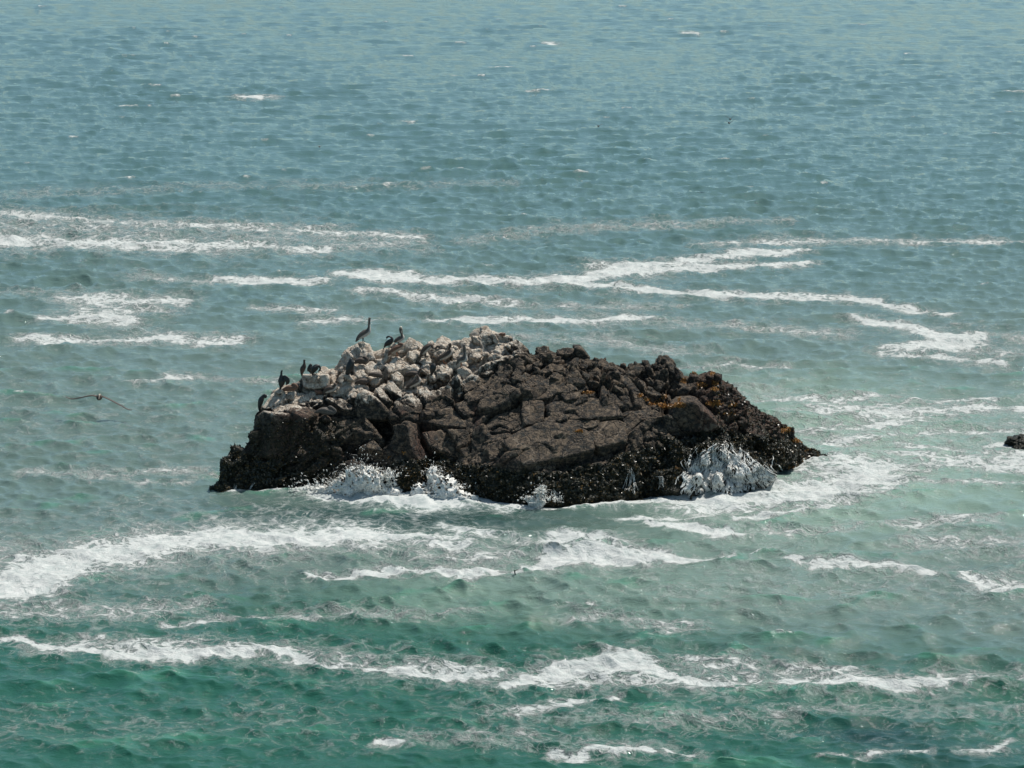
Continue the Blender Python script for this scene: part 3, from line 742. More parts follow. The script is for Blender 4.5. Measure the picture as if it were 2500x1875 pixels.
# foam strokes surveyed from the photograph, (x, y, half width) polylines with a cover value
FO = [
 (.42, [(1720, 900, 30), (1950, 940, 44), (2260, 950, 50)]), (.70, [(1660, 855, 5), (1760, 872, 6), (1860, 880, 6), (1990, 872, 6), (2140, 862, 5)]), (.72, [(1790, 955, 6), (1950, 940, 8), (2100, 930, 7), (2250, 938, 6)]), (.70, [(1900, 975, 6), (2020, 985, 7), (2160, 1015, 6), (2250, 1020, 5)]), (.60, [(950, 1130, 8), (1060, 1165, 12), (1190, 1180, 12)]),
 (.90, [(1225, 1093, 4), (1350, 1088, 5), (1450, 1085, 8), (1560, 1087, 10), (1680, 1080, 13), (1800, 1058, 16), (1910, 1034, 16)]), (.6, [(1450, 1100, 12), (1700, 1095, 14), (1900, 1060, 16)]),
 (.80, [(-60, 528, 14), (150, 522, 13), (350, 528, 14), (560, 532, 10), (700, 542, 8)]), (.46, [(-60, 480, 40), (300, 505, 42), (700, 520, 34), (900, 530, 18)]),
 (.62, [(-20, 458, 10), (250, 482, 12), (500, 488, 12), (750, 503, 10), (900, 515, 8)]), (.30, [(0, 420, 20), (500, 400, 14), (1100, 395, 12)]),
 (.85, [(480, 603, 5), (600, 605, 6), (705, 607, 5)]), (1.0, [(735, 594, 6), (830, 597, 11), (950, 603, 7), (1100, 607, 7), (1250, 602, 8), (1300, 590, 12), (1400, 583, 12), (1500, 578, 8), (1600, 576, 7), (1750, 573, 4)]),
 (.95, [(1290, 570, 5), (1400, 572, 7), (1530, 560, 7), (1600, 548, 8), (1760, 540, 4)]), (.62, [(1520, 528, 8), (1650, 520, 9), (1900, 520, 6), (2240, 524, 6)]), (.45, [(1000, 520, 12), (1200, 495, 14), (1450, 480, 10), (1700, 478, 6)]),
 (.95, [(1250, 612, 5), (1400, 628, 6), (1550, 637, 7), (1700, 642, 8), (1890, 648, 6)]), (.9, [(1880, 655, 4), (2000, 670, 6), (2060, 678, 4)]),
 (.68, [(780, 625, 7), (950, 641, 10), (1120, 655, 8)]), (.45, [(1120, 655, 8), (1400, 664, 10), (1480, 660, 6)]), (.45, [(300, 600, 12), (480, 606, 8)]),
 (.70, [(140, 645, 10), (260, 648, 14), (390, 650, 10)]), (.85, [(100, 690, 5), (180, 686, 9), (270, 690, 10)]), (.6, [(200, 670, 18), (330, 665, 14)]),
 (.80, [(45, 736, 6), (200, 733, 8), (350, 728, 7), (430, 735, 8), (515, 732, 8)]), (.45, [(240, 710, 8), (400, 722, 8)]), (.42, [(-20, 630, 10), (160, 628, 8)]),
 (.85, [(940, 690, 5), (1080, 692, 7), (1250, 690, 6), (1400, 688, 6)]), (.5, [(1400, 690, 10), (1600, 705, 12), (1830, 720, 10)]), (.62, [(1620, 705, 6), (1820, 722, 5)]),
 (.92, [(1850, 688, 5), (1920, 702, 9), (2030, 722, 10), (2110, 726, 10)]), (.95, [(1930, 752, 10), (2060, 738, 18), (2100, 745, 10)]), (.85, [(1905, 762, 4), (2050, 770, 7), (2170, 790, 5)]), (.5, [(2100, 720, 10), (2240, 730, 12)]), (.45, [(2060, 760, 18), (2240, 770, 14)]),
 (.62, [(555, 665, 5), (710, 668, 6)]), (.7, [(665, 693, 6), (860, 690, 5)]), (.68, [(305, 827, 6), (370, 820, 8), (445, 812, 5)]), (.42, [(445, 812, 5), (600, 822, 5)]), (.45, [(520, 210, 5), (600, 210, 4)]), (.95, [(510, 209, 3), (560, 210, 3)]),
 (.85, [(1178, 92, 2), (1205, 94, 3)]), (.8, [(1480, 72, 2), (1510, 73, 2)]), (.6, [(870, 262, 2), (900, 263, 2)]),
 (.45, [(1080, 730, 20), (1300, 735, 16), (1500, 760, 12)]), (.62, [(1440, 788, 5), (1560, 790, 6), (1700, 795, 4)]), (.42, [(1500, 830, 12), (1750, 850, 12), (1950, 862, 10)]),
 (.66, [(1640, 862, 6), (1780, 868, 7), (1900, 858, 6)]), (.72, [(1700, 890, 8), (1800, 886, 12), (1900, 895, 14), (2060, 885, 12), (2240, 878, 14)]), (.62, [(1720, 925, 10), (1900, 915, 14), (2050, 905, 10)]), (.5, [(1760, 945, 14), (2000, 940, 16), (2240, 915, 16)]),
 (.85, [(1560, 1074, 10), (1680, 1060, 20), (1790, 1042, 26), (1900, 1022, 18)]), (.82, [(1700, 1000, 14), (1800, 1010, 26), (1880, 1020, 22)]), (.85, [(1770, 990, 8), (1850, 1000, 22), (1900, 1010, 26), (1920, 1030, 14)]), (.82, [(1490, 1080, 10), (1600, 1075, 14), (1720, 1055, 20), (1830, 1035, 22), (1900, 1030, 14)]), (.75, [(1880, 1010, 20), (2050, 1000, 14), (2240, 1010, 10)]),
 (.66, [(1950, 958, 8), (2080, 975, 8), (2240, 990, 8)]), (.98, [(2140, 968, 4), (2190, 965, 8), (2250, 972, 14)]), (.75, [(2060, 985, 5), (2240, 1000, 5)]), (.6, [(1900, 1038, 5), (2060, 1040, 6), (2240, 1048, 6)]),
 (1.0, [(1600, 1122, 4), (1680, 1108, 9), (1740, 1098, 7), (1795, 1091, 4)]), (1.0, [(1400, 1133, 3), (1500, 1140, 7), (1560, 1147, 8), (1605, 1152, 4)]), (.7, [(1330, 1125, 5), (1480, 1122, 6), (1560, 1108, 5)]),
 (1.0, [(1150, 1222, 6), (1220, 1206, 12), (1300, 1200, 13), (1390, 1202, 12), (1480, 1200, 8), (1560, 1196, 9), (1660, 1191, 5)]), (.8, [(1190, 1162, 8), (1290, 1168, 10), (1350, 1178, 10)]), (.60, [(1020, 1150, 12), (1180, 1185, 20), (1300, 1190, 20)]),
 (.88, [(670, 1246, 5), (850, 1236, 8), (980, 1240, 10), (1100, 1238, 8), (1180, 1216, 6)]), (.58, [(800, 1180, 18), (950, 1205, 22), (1080, 1200, 20)]),
 (1.05, [(-60, 1265, 30), (60, 1255, 30), (130, 1225, 34), (230, 1200, 30), (330, 1180, 30), (450, 1165, 28), (580, 1165, 26), (700, 1163, 18), (830, 1155, 13), (940, 1158, 8)]),
 (.60, [(-60, 1265, 50), (130, 1215, 62), (350, 1172, 56), (600, 1165, 48), (850, 1160, 32), (980, 1165, 20)]), (.8, [(840, 1150, 14), (900, 1175, 14), (990, 1185, 10)]),
 (.50, [(-40, 1310, 34), (200, 1320, 34), (420, 1310, 20)]), (.98, [(-40, 1374, 4), (60, 1380, 5), (150, 1398, 7), (250, 1412, 9), (400, 1413, 12), (550, 1404, 12), (620, 1408, 9), (700, 1432, 8), (800, 1440, 8), (1000, 1462, 8)]),
 (.55, [(100, 1395, 24), (500, 1400, 30), (900, 1440, 30)]), (.78, [(760, 1436, 12), (900, 1448, 20), (1050, 1452, 20)]), (.5, [(640, 1330, 24), (800, 1325, 16), (1000, 1320, 14)]), (.62, [(360, 1350, 6), (480, 1338, 8), (650, 1320, 5)]),
 (.98, [(1090, 1480, 8), (1180, 1458, 16), (1290, 1440, 22), (1400, 1438, 14), (1470, 1452, 10), (1600, 1470, 9), (1750, 1470, 10), (1900, 1478, 11), (2030, 1480, 9)]), (.9, [(1270, 1425, 8), (1340, 1418, 12), (1400, 1425, 8)]),
 (.85, [(1120, 1537, 5), (1220, 1524, 8), (1330, 1512, 5)]), (.60, [(1160, 1470, 30), (1500, 1460, 34), (2050, 1475, 24)]), (.58, [(1500, 1420, 14), (1700, 1445, 18), (1860, 1448, 14)]), (.7, [(1720, 1432, 8), (1840, 1436, 7)]),
 (.85, [(1700, 1215, 4), (1820, 1216, 8), (1960, 1224, 8), (2090, 1236, 6)]), (.82, [(2090, 1245, 8), (2160, 1262, 18), (2250, 1270, 14)]), (.52, [(1980, 1165, 20), (2240, 1185, 34)]), (.5, [(1650, 1150, 10), (1900, 1130, 12), (2150, 1120, 12)]), (.48, [(2000, 1460, 16), (2250, 1470, 20)]),
 (.42, [(1080, 1540, 20), (1400, 1560, 24), (1800, 1530, 24), (2240, 1530, 24)]), (.42, [(900, 1590, 20), (1200, 1600, 24), (1500, 1630, 14)]), (.95, [(1195, 1622, 5), (1250, 1630, 8)]), (.98, [(1275, 1622, 5), (1340, 1632, 10), (1400, 1630, 5)]),
 (.9, [(2090, 1622, 5), (2150, 1612, 8), (2190, 1598, 6)]), (.85, [(1440, 1625, 4), (1480, 1632, 7)]), (.6, [(1780, 1640, 6), (2000, 1620, 6)]), (.8, [(820, 1608, 4), (880, 1612, 4)]),
 (1.15, [(655, 1058, 6), (730, 1066, 15), (850, 1074, 22), (960, 1076, 18), (1045, 1082, 9)]), (.85, [(1040, 1085, 5), (1120, 1096, 5), (1200, 1094, 5), (1300, 1086, 6), (1400, 1076, 8), (1500, 1074, 12)]),
 (.62, [(880, 1085, 10), (1000, 1092, 12), (1100, 1098, 8)]), (.8, [(490, 1058, 3), (600, 1057, 3)]), (.5, [(60, 1020, 10), (250, 1018, 12), (440, 1005, 10)]), (.45, [(300, 1040, 8), (450, 1030, 8)]), (.2, [(600, 1110, 20), (1300, 1125, 20)]),
 (.24, [(-50, 1560, 90), (2250, 1560, 90)]), (.22, [(-50, 900, 160), (2250, 900, 160)]), (.26, [(1500, 1250, 120), (2250, 1250, 120)]),
 (.7, [(1230, 1300, 3), (1280, 1300, 4)]), (.5, [(1270, 1330, 14), (1500, 1350, 16)]),
]
foam = np.zeros_like(x)
vis = np.where(safe & (rpy > 0) & (rpy < 1900) & (rpx > -350) & (rpx < 2850))[0]
vx, vy = x[vis], y[vis]
W2 = np.stack([vx / 5, vy / 9, 0 * vx], -1)
wob = fbm(W2, 4, 21); wob2 = fbm(W2 * 3.2, 3, 25)
qx = rpx[vis] / D + wob * 12 + wob2 * 8
sc_ = np.interp(rpy[vis], [400, 1100, 1875], [.35, 1, 1.5])
qy = rpy[vis] / D + fbm(W2, 4, 31) * 8 * sc_ + fbm(W2 * 3.2, 3, 35) * 5 * sc_
fm = np.zeros(len(vis))
for k, pts in FO:
    for (xa, ya, wa), (xb, yb, wb) in zip(pts[:-1], pts[1:]):
        mw = max(wa, wb)
        m = (qx > xa - 8 * mw) & (qx < xb + 8 * mw) & (np.abs(qy - (ya + yb) / 2) < abs(yb - ya) / 2 + 6 * mw)
        if not m.any(): continue
        ux = qx[m]; uy = qy[m]
        t_ = np.clip((ux - xa) / (xb - xa), 0, 1)
        hw = wa + (wb - wa) * t_
        ex = np.maximum(xa - ux, ux - xb).clip(0) / (3.2 * hw)
        dd = ((uy - (ya + (yb - ya) * t_)) / hw) ** 2 + ex ** 2
        fm[m] = np.maximum(fm[m], np.maximum(k * np.exp(-(dd ** .95) * .58), .56 * min(k, .8) * np.exp(-(dd ** .8) * .18)))
brk = fbm(np.stack([vx / 3.2, vy / 4.5, 0 * vx], -1), 4, 38)
foam[vis] = fm * np.clip(.97 + .26 * brk, .5, 1.15)
# small whitecaps where crests pinch
crest = sample(h1, 151., x, y)
foam = np.maximum(foam, .62 * sstep(2.35, 3.0, crest) * (dist < 700))
# surge against the rock
def gb(cx, cy, rx, ry): return np.exp(-(((rpx / D - cx) / rx) ** 2 + ((rpy / D - cy) / ry) ** 2))
surge = .55 * gb(820, 1050, 90, 18) + .42 * gb(950, 1062, 70, 16) + .35 * gb(1590, 1048, 90, 18) + .22 * gb(900, 1085, 160, 9) + .25 * gb(1800, 1010, 60, 18) + .2 * gb(1340, 1425, 60, 14) + .18 * gb(1330, 1622, 60, 10) + .12 * gb(1200, 1622, 30, 10)
hz = hz + surge * (1 + .35 * fbm(np.stack([x / .8, y / .8, 0 * x], -1), 3, 41))
rough_foam = foam * (y < 200) * fbm(np.stack([x / .7, y / .9, 0 * x], -1), 3, 44) * .06
hz = hz + rough_foam
# body colour of the water: deep green close by, blue grey far out, pale turquoise where it is aerated, the rock's reflection painted in dark
def lerp(a, b, t_): return a + (b - a) * t_[:, None]
near = np.array([0.018, 0.092, 0.064]); mid = np.array([0.105, 0.160, 0.140]); farc = np.array([0.062, 0.128, 0.122]); pale = np.array([0.215, 0.310, 0.250]); dark = np.array([0.008, 0.040, 0.040])
cn = fbm(np.stack([x / 14, y / 24, 0 * x], -1), 3, 51)
c = np.tile(mid, (len(x), 1))
c = lerp(c, np.tile(near, (len(x), 1)), sstep(1380, 1640, rpy + cn * 90 - .08 * (rpx - 1250)))
c = lerp(c, np.tile(farc, (len(x), 1)), sstep(900, 380, rpy + cn * 80))
pm = np.clip(1.0 * gb(1960, 985, 430, 120) + .75 * gb(1750, 1110, 420, 75) + .55 * gb(1500, 1250, 500, 90) + .5 * gb(1750, 860, 400, 60) + .3 * gb(950, 1290, 200, 60), 0, 1) * (.75 + .5 * cn)
c = lerp(c, np.tile(pale, (len(x), 1)), np.clip(pm, 0, 1))
dm = np.clip(.85 * gb(1880, 1585, 150, 30) + .6 * gb(2050, 1640, 200, 40) + .92 * gb(860, 1116, 450, 42), 0, .9)  # submerged rock at lower right; last term paints the outcrop's dark reflection
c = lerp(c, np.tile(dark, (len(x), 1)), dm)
green = sstep(.9, 2.4, crest) * (rpy > 900) * .5
c = lerp(c, np.tile(np.array([0.06, 0.22, 0.14]), (len(x), 1)), green)
c4 = np.concatenate([c, np.ones((len(x), 1))], 1)
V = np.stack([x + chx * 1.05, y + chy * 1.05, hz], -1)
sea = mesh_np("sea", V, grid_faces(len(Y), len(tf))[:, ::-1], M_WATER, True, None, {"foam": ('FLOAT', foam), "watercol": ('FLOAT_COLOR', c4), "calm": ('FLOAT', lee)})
tag(sea, kind="structure")
sea_z = lambda X, Yv: 0.0
# sea bed, far under the surface
bed = mesh_np("sea_bed", np.array([[-5500, -300, -9], [5500, -300, -9], [5500, 6500, -9], [-5500, 6500, -9.]]), np.array([[0, 1, 2, 3]]), simple("sand_bed", (.2, .18, .14), .9))
tag(bed, kind="structure")

# ------------------------------------------------------------------ weed, mussels, orange growth (stuff on the rock)
def tri_area_sample(Vs, Ts, w, n):
    a, b, cc = Vs[Ts[:, 0]], Vs[Ts[:, 1]], Vs[Ts[:, 2]]
    nrm = np.cross(b - a, cc - a); ar = np.linalg.norm(nrm, axis=1) * w
    i = rng.choice(len(Ts), n, p=ar / ar.sum())
    r1, r2 = rng.random(n), rng.random(n); s1 = np.sqrt(r1)
    p_ = a[i] * (1 - s1)[:, None] + b[i] * (s1 * (1 - r2))[:, None] + cc[i] * (s1 * r2)[:, None]
    nn_ = nrm[i] / (np.linalg.norm(nrm[i], axis=1)[:, None] + 1e-12)
    return p_, nn_
TC = Vall[Tall].mean(1)
tpx, tpy = to_px(TC)
frontal = ((Vall[Tall][:, 1] - Vall[Tall][:, 0])[:, 0] * 0 + 1)
zz = zones(TC)["zones"][1]
wv_ = np.where((TC[:, 2] > -.3) & (TC[:, 1] < surfY(tpx, 1.0) + .6), 1.0, 0.0)
def ell(*es):
    def f(px_, py_):
        w = np.zeros(len(px_))
        for a_, b_, ra, rb, k in es: w = np.maximum(w, k * sstep(1.25, .55, np.sqrt(((px_ - a_) / ra) ** 2 + ((py_ - b_) / rb) ** 2)))
        return w
    return f
RUN = ell((1735, 1150, 62, 52, .95), (1775, 1110, 40, 26, .7), (1800, 1165, 80, 36, .8), (1850, 1170, 60, 36, .7), (1690, 1195, 60, 22, .8), (1900, 1160, 40, 20, .55))
moff = sum(len(f) * (2 if f.shape[1] == 4 else 1) for v, f in collect[:[i for i, c_ in enumerate(collect) if c_ is mound_mesh][0]])
offmound = np.ones(len(Tall)); offmound[moff:moff + len(mound_mesh[1])] = .5
offmound *= 1 - .93 * sstep(.1, .6, RUN(tpx, tpy))
def clumps(name, p_, nn_, size, tint, label, leaves=2):
    n = len(p_)
    out_v = []; out_f = []; out_c = []
    base = 0
    for k in range(leaves):
        r1 = rng.normal(size=(n, 3)); t1 = np.cross(nn_, r1); t1 /= np.linalg.norm(t1, axis=1)[:, None] + 1e-9
        t2 = np.cross(nn_, t1)
        s = (size[0] + (size[1] - size[0]) * rng.random(n))[:, None]
        lift = nn_ * s * rng.uniform(.5, 1.1, (n, 1))
        a = p_ + t1 * s * .6 - nn_ * s * .2; b = p_ - t1 * s * .3 + t2 * s * .55 - nn_ * s * .2; e = p_ - t1 * s * .3 - t2 * s * .55 - nn_ * s * .2; tp = p_ + lift + r1 * s * .2
        out_v.append(np.stack([a, b, e, tp], 1).reshape(-1, 3))
        i = np.arange(n) * 4 + base
        out_f += [np.stack([i, i + 1, i + 3], 1), np.stack([i + 1, i + 2, i + 3], 1), np.stack([i + 2, i, i + 3], 1)]
        out_c.append(np.repeat(tint, 4, 0)); base += 4 * n
    Vv = np.concatenate(out_v) - RL
    o = mesh_np(name, Vv, np.concatenate(out_f), M_WEED, False, rock, {"tint": ('FLOAT_COLOR', np.concatenate([np.concatenate(out_c), np.ones((len(Vv), 1))], 1))})
    tag(o, label, kind="stuff")
    return o
def fixn(nn_):   # orient outwards, to the camera side or up
    s = np.sign(nn_ @ np.array([0, -.7, .7])); s[s == 0] = 1
    return nn_ * s[:, None]
wgt = wv_ * np.clip(zz[:, 1] - .3, 0, 1) * offmound
p_, nn_ = tri_area_sample(Vall, Tall, wgt + 1e-12, 42000)
nn_ = fixn(nn_)
q = rng.random((len(p_), 1)); q2 = rng.random((len(p_), 1))
patch = sstep(.1, .5, fbm(p_ / .7, 3, 61))[:, None]
tint = np.array([0.012, 0.015, 0.011]) * (1 - q) + np.array([0.040, 0.036, 0.018]) * q
tint = np.where(q2 < .10 + .25 * patch, np.array([0.11, 0.070, 0.026]), tint)
tint = np.where(q2 > .975, np.array([0.22, 0.17, 0.12]), tint)
clumps("mussels_and_seaweed", p_, nn_, (.035, .10), tint, "dark mussels and brown seaweed covering the foot of the rock")
wgt = wv_ * np.clip(zz[:, 2] - .38, 0, 1)
p_, nn_ = tri_area_sample(Vall, Tall, wgt + 1e-12, 5200); nn_ = fixn(nn_)
q = rng.random((len(p_), 1))
tint = np.array([0.16, 0.065, 0.02]) * (1 - q) + np.array([0.50, 0.25, 0.06]) * q
clumps("orange_growth", p_, nn_, (.03, .075), tint, "orange algae clumps on the right side of the rock")

# ------------------------------------------------------------------ white water
def froth_object(name, Vw, Fc, label, cat, mat=M_FROTH, smooth=True):
    c0 = Vw.mean(0)
    o = mesh_np(name, Vw - c0, Fc, mat, smooth); o.location = c0
    return tag(o, label, cat, kind="stuff")
# water running off the rock: surface patches pushed out and torn into streaks that follow the fall line
def runoff(region, label, off=.07, dens=0.0):
    Vo, Fo = [], []; base = 0
    for mv, mf in collect:
        px_, py_ = to_px(mv)
        w = region(px_, py_)
        if w.max() <= 0: continue
        T3 = mf if mf.shape[1] == 3 else np.concatenate([mf[:, :3], mf[:, [0, 2, 3]]])
        T3 = T3[(w[T3] > 0).any(1)]
        if not len(T3): continue
        n_ = np.cross(mv[T3[:, 1]] - mv[T3[:, 0]], mv[T3[:, 2]] - mv[T3[:, 0]])
        sg = np.sign((n_ * (mv[T3].mean(1) - mv.mean(0))).sum(1).sum()) or 1
        if mf.shape[1] == 4: sg = np.sign((n_ @ np.array([0, -1, 1])).sum()) or 1
        vn = np.zeros_like(mv)
        for k in range(3): np.add.at(vn, T3[:, k], n_ * sg)
        vn /= np.linalg.norm(vn, axis=1)[:, None] + 1e-9
        u_ = np.unique(T3); Q = mv[u_]
        st = np.zeros(len(mv)); fl = np.zeros(len(mv))
        skew = Q[:, 0] + .25 * Q[:, 2]
        st[u_] = fbm(np.stack([skew * 3.0, Q[:, 1] * .7, Q[:, 2] * .8], -1), 3, 71) * .7 + fbm(np.stack([skew * 9, Q[:, 1] * 2, Q[:, 2] * 2.2], -1), 3, 73) * .6
        fl[u_] = fbm(Q / .18, 2, 75)
        kv = (st + fl * .2 + dens + w * .70 - .46) > 0
        sv = mv + vn * (off + .05 * np.clip(st + .3, 0, 1) + .02 * fl)[:, None]
        kf = T3[kv[T3].all(1) & (w[T3] > 0).all(1)]
        kf = kf[mv[kf].mean(1)[:, 2] > -.15]
        if not len(kf): continue
        used = np.unique(kf); rm = -np.ones(len(mv), int); rm[used] = np.arange(len(used))
        Vo.append(sv[used]); Fo.append(rm[kf] + base); base += len(used)
    return froth_object("water_runoff", np.concatenate(Vo), np.concatenate(Fo), label, "white water")

def splash(name, blobs, ndrop, label, jets, seed):
    """a heap of torn froth: displaced lobes, ragged tongues and flying drops"""
    r = np.random.default_rng(seed)
    Vs, Fs = [], []; base = 0
    def add(V_, F_):
        nonlocal base
        Vs.append(V_); Fs.append(F_ + base); base += len(V_)
    for (px, py, rx, rz, ry) in blobs:
        U, Fc = ico(5 if rx > .55 else 4)
        c_, _n = hit(px, py)
        w = on_water(px, min(py, 1215.))
        if c_ is None: c_ = Vector(w.tolist())
        c_ = np.array(c_) + np.array([0, -.10 - ry * .4, -rz * .35])
        q = U * np.array([rx, ry, rz])
        Vw = c_ + q
        s = fbm(Vw / .55, 4, seed) * .22 + np.abs(fbm(Vw / .16, 3, seed + 3)) * .20
        up = np.clip(U[:, 2], 0, 1)
        spike = np.clip(fbm(Vw * np.array([1 / .16, 1 / .16, 1 / .5]), 2, seed + 5), 0, 1) ** 2 * up * .9
        Vw = Vw + U * s[:, None] + np.stack([U[:, 0] * spike * .4, -spike * .15, spike * .9], -1) * rz
        tear = fbm(Vw / .13, 3, seed + 9) + .35 * (up - .45)
        add(Vw, Fc[tear[Fc].max(1) < .46])
    u1, f1_ = ico(1)
    tot = []
    for (px, py, sx, sz, n) in jets:
        c_, _n = hit(px, py)
        if c_ is None: c_ = Vector(on_water(px, py).tolist())
        c_ = np.array(c_)
        for i in range(int(n * .22)):
            e = r.normal(size=3)
            a = c_ + np.array([e[0] * sx * 1.0, -.25 - abs(e[1]) * .3, abs(e[2]) * sz * .5 - .05])
            L = sz * r.uniform(.25, .75); th = r.normal() * .55 + e[0] * .35
            t_ = np.linspace(0, 1, 6)
            q = a + np.stack([np.sin(th) * L * t_ + r.normal() * .05 * np.sin(t_ * 5), -.05 * t_, np.cos(th) * L * (t_ - .45 * t_ ** 2)], -1)
            w0 = r.uniform(.018, .05)
            ang = np.arange(4) / 4 * 2 * np.pi
            w_ = w0 * (1 - .85 * t_) * (1 + .35 * r.normal(size=6)).clip(.4, 2)
            Vf = (q[:, None] + np.stack([np.cos(ang), np.sin(ang), 0 * ang], -1)[None] * w_[:, None, None]).reshape(-1, 3)
            Ff = np.array([[k * 4 + j, k * 4 + (j + 1) % 4, (k + 1) * 4 + (j + 1) % 4] for k in range(5) for j in range(4)] + [[k * 4 + j, (k + 1) * 4 + (j + 1) % 4, (k + 1) * 4 + j] for k in range(5) for j in range(4)])
            add(Vf, Ff)
        for i in range(int(n * .8)):
            e = r.normal(size=3)
            pz = r.exponential(.75)
            pos = c_ + np.array([e[0] * sx, -.25 - abs(e[1]) * .25, pz * sz])
            rad = (.007 + .026 * r.random() ** 3) * (1.3 if pz < .7 else .85)
            dv = np.array([e[0] * .3, 0, 1.0]); dv /= np.linalg.norm(dv)
            st = 1 + 2.0 * r.random()
            q = u1 * rad
            q = q + np.outer(q @ dv, dv) * (st - 1)
            tot.append((pos + q))
    for q in tot: add(q, f1_)
    return froth_object(name, np.concatenate(Vs), np.concatenate(Fs), label, "splash")
J = lambda lst: lst
splash("wave_splash", [(800, 1195, .75, .28, .4), (850, 1180, .8, .42, .45), (880, 1160, .55, .55, .35), (905, 1165, .6, .48, .35), (940, 1185, .6, .32, .4), (955, 1160, .22, .4, .25), (900, 1200, 1.1, .22, .5), (965, 1200, .5, .2, .4), (830, 1205, .8, .16, .5)], 0,
       "broken white splash rearing against the left foot of the rock", [(890, 1150, .40, .42, 420), (850, 1172, .9, .24, 380), (800, 1188, .8, .16, 260), (955, 1155, .3, .2, 120)], 81)
splash("wave_splash", [(1060, 1165, .32, .62, .3), (1085, 1180, .5, .48, .4), (1110, 1195, .5, .34, .4), (1075, 1200, .9, .22, .45), (1035, 1190, .5, .26, .35), (1140, 1208, .5, .18, .35)], 0,
       "white splash beside the reddish triangular stone, right of the larger splash", [(1060, 1150, .25, .3, 220), (1095, 1182, .6, .2, 220)], 91)
splash("wave_splash", [(1308, 1215, .35, .2, .25), (1320, 1200, .14, .3, .15)], 0, "small spray rising at the middle of the waterline below the big slab", [(1320, 1195, .14, .25, 160), (1300, 1212, .35, .14, 200), (1350, 1212, .25, .14, 90)], 95)
# thin falls of water: strands down the wet rock
def trickle(name, strands, label, seed, jit=1.0, wid=1.0, off=.05):
    r = np.random.default_rng(seed); Vs, Fs = [], []; base = 0
    for (x0, y0, x1, y1, n) in strands:
        for i in range(n):
            a = (x0 + r.normal() * 3.2 * jit, y0 + r.normal() * 2.5 * jit); b = (x1 + r.normal() * 5 * jit, y1 + r.normal() * 3)
            pts = []
            m = 16
            bow = r.normal() * 2.5 * jit ** .5
            ta = r.uniform(0, .7) if jit > 2 else 0; tb = min(1, ta + r.uniform(.18, .5)) if jit > 2 else 1
            for k in range(m):
                t_ = ta + (tb - ta) * k / (m - 1)
                cx_ = a[0] + (b[0] - a[0]) * t_; cy_ = a[1] + (b[1] - a[1]) * t_
                wob_ = (float(perlin(np.array([cx_ / 16, cy_ / 22, 3.3]))) * 11 + float(perlin(np.array([cx_ / 5, cy_ / 8, 7.7]))) * 4) * min(1, jit / 4)
                h_, nn2 = hit(a[0] + (b[0] - a[0]) * t_ + math.sin(t_ * 3) * bow + wob_, a[1] + (b[1] - a[1]) * t_ ** 1.3)
                if h_ is None: continue
                pts.append(np.array(h_) + np.array([0, -off - .04 * r.random(), off * .4]))
            if len(pts) < 3: continue
            pts = np.array(pts); w = (.005 + .010 * r.random()) * wid * (.5 + 1.3 * r.random() ** 2)
            ringn = 4
            for k, q in enumerate(pts):
                rr = w * (.7 + .8 * r.random()) * (.25 + .75 * min(1, 3 * k / len(pts)))
                ang = np.arange(ringn) / ringn * 2 * np.pi
                Vs.append(q + np.stack([np.cos(ang) * rr, np.sin(ang) * rr, 0 * ang], -1))
            for k in range(len(pts) - 1):
                for j in range(ringn):
                    Fs.append([base + k * ringn + j, base + k * ringn + (j + 1) % ringn, base + (k + 1) * ringn + (j + 1) % ringn, base + (k + 1) * ringn + j])
            base += len(pts) * ringn
    return froth_object(name, np.concatenate(Vs), np.array(Fs), label, "waterfall")
trickle("water_trickle", [(1612, 1165, 1612, 1190, 8), (1595, 1163, 1612, 1168, 6)], "short trickle spilling beside the small brown stone at the right waterline", 103)
trickle("water_trickle", [(1350, 1198, 1366, 1224, 10)], "fine trickle running off the small pointed stone at the middle waterline", 104)

trickle("water_runoff", [(1745, 1090, 1702, 1206, 102), (1768, 1086, 1755, 1210, 108), (1798, 1098, 1822, 1206, 108), (1838, 1128, 1880, 1196, 102), (1700, 1110, 1682, 1204, 72), (1868, 1152, 1925, 1188, 66), (1720, 1150, 1730, 1212, 78), (1790, 1160, 1800, 1210, 102)],
        "white water streaming down the low weedy boulders at the right foot of the rock", 105, 4.6, 1.9, .05)
trickle("water_trickle", [(1540, 1145, 1533, 1197, 7), (1545, 1155, 1553, 1202, 6)], "thin white trickle down the dark rock right of the middle of the waterline", 101)
trickle("water_trickle", [(578, 1182, 574, 1198, 6), (620, 1180, 606, 1200, 6)], "short thin trickle at the far left foot of the rock", 102)

# ------------------------------------------------------------------ neighbouring rocks
def lone_rock(name, px, py, radii, label, seed, z=0.0, sub=5, foamy=False):
    w = on_water(px, py)
    c_ = np.array([w[0], w[1], z])
    U, Fc = ico(sub)
    Vw = U * np.array(radii)
    dn = (facets(Vw + seed, .6, .12, .35, .10, seed) + fbm(Vw / .35 + seed, 4, seed) * .18) * min(1, min(radii) * 2.2)
    Vw = Vw * (1 + dn / max(radii))[:, None]
    n = len(Vw)
    o = mesh_np(name, Vw, Fc, M_ROCK, True, None, {"zones": ('FLOAT_COLOR', np.tile([0, 1.0, .2, 1], (n, 1))), "red": ('FLOAT', np.full(n, .2))})
    o.location = c_
    return tag(o, label, "rock")
lone_rock("sea_rock", 2512, 1088, (1.1, .8, .55), "small wet dark rock awash at the right edge of the view", 3)
lone_rock("sea_rock", 2120, 1752, (.5, .35, .08), "flat dark rock just breaking the surface in the lower right water", 5, -.07)

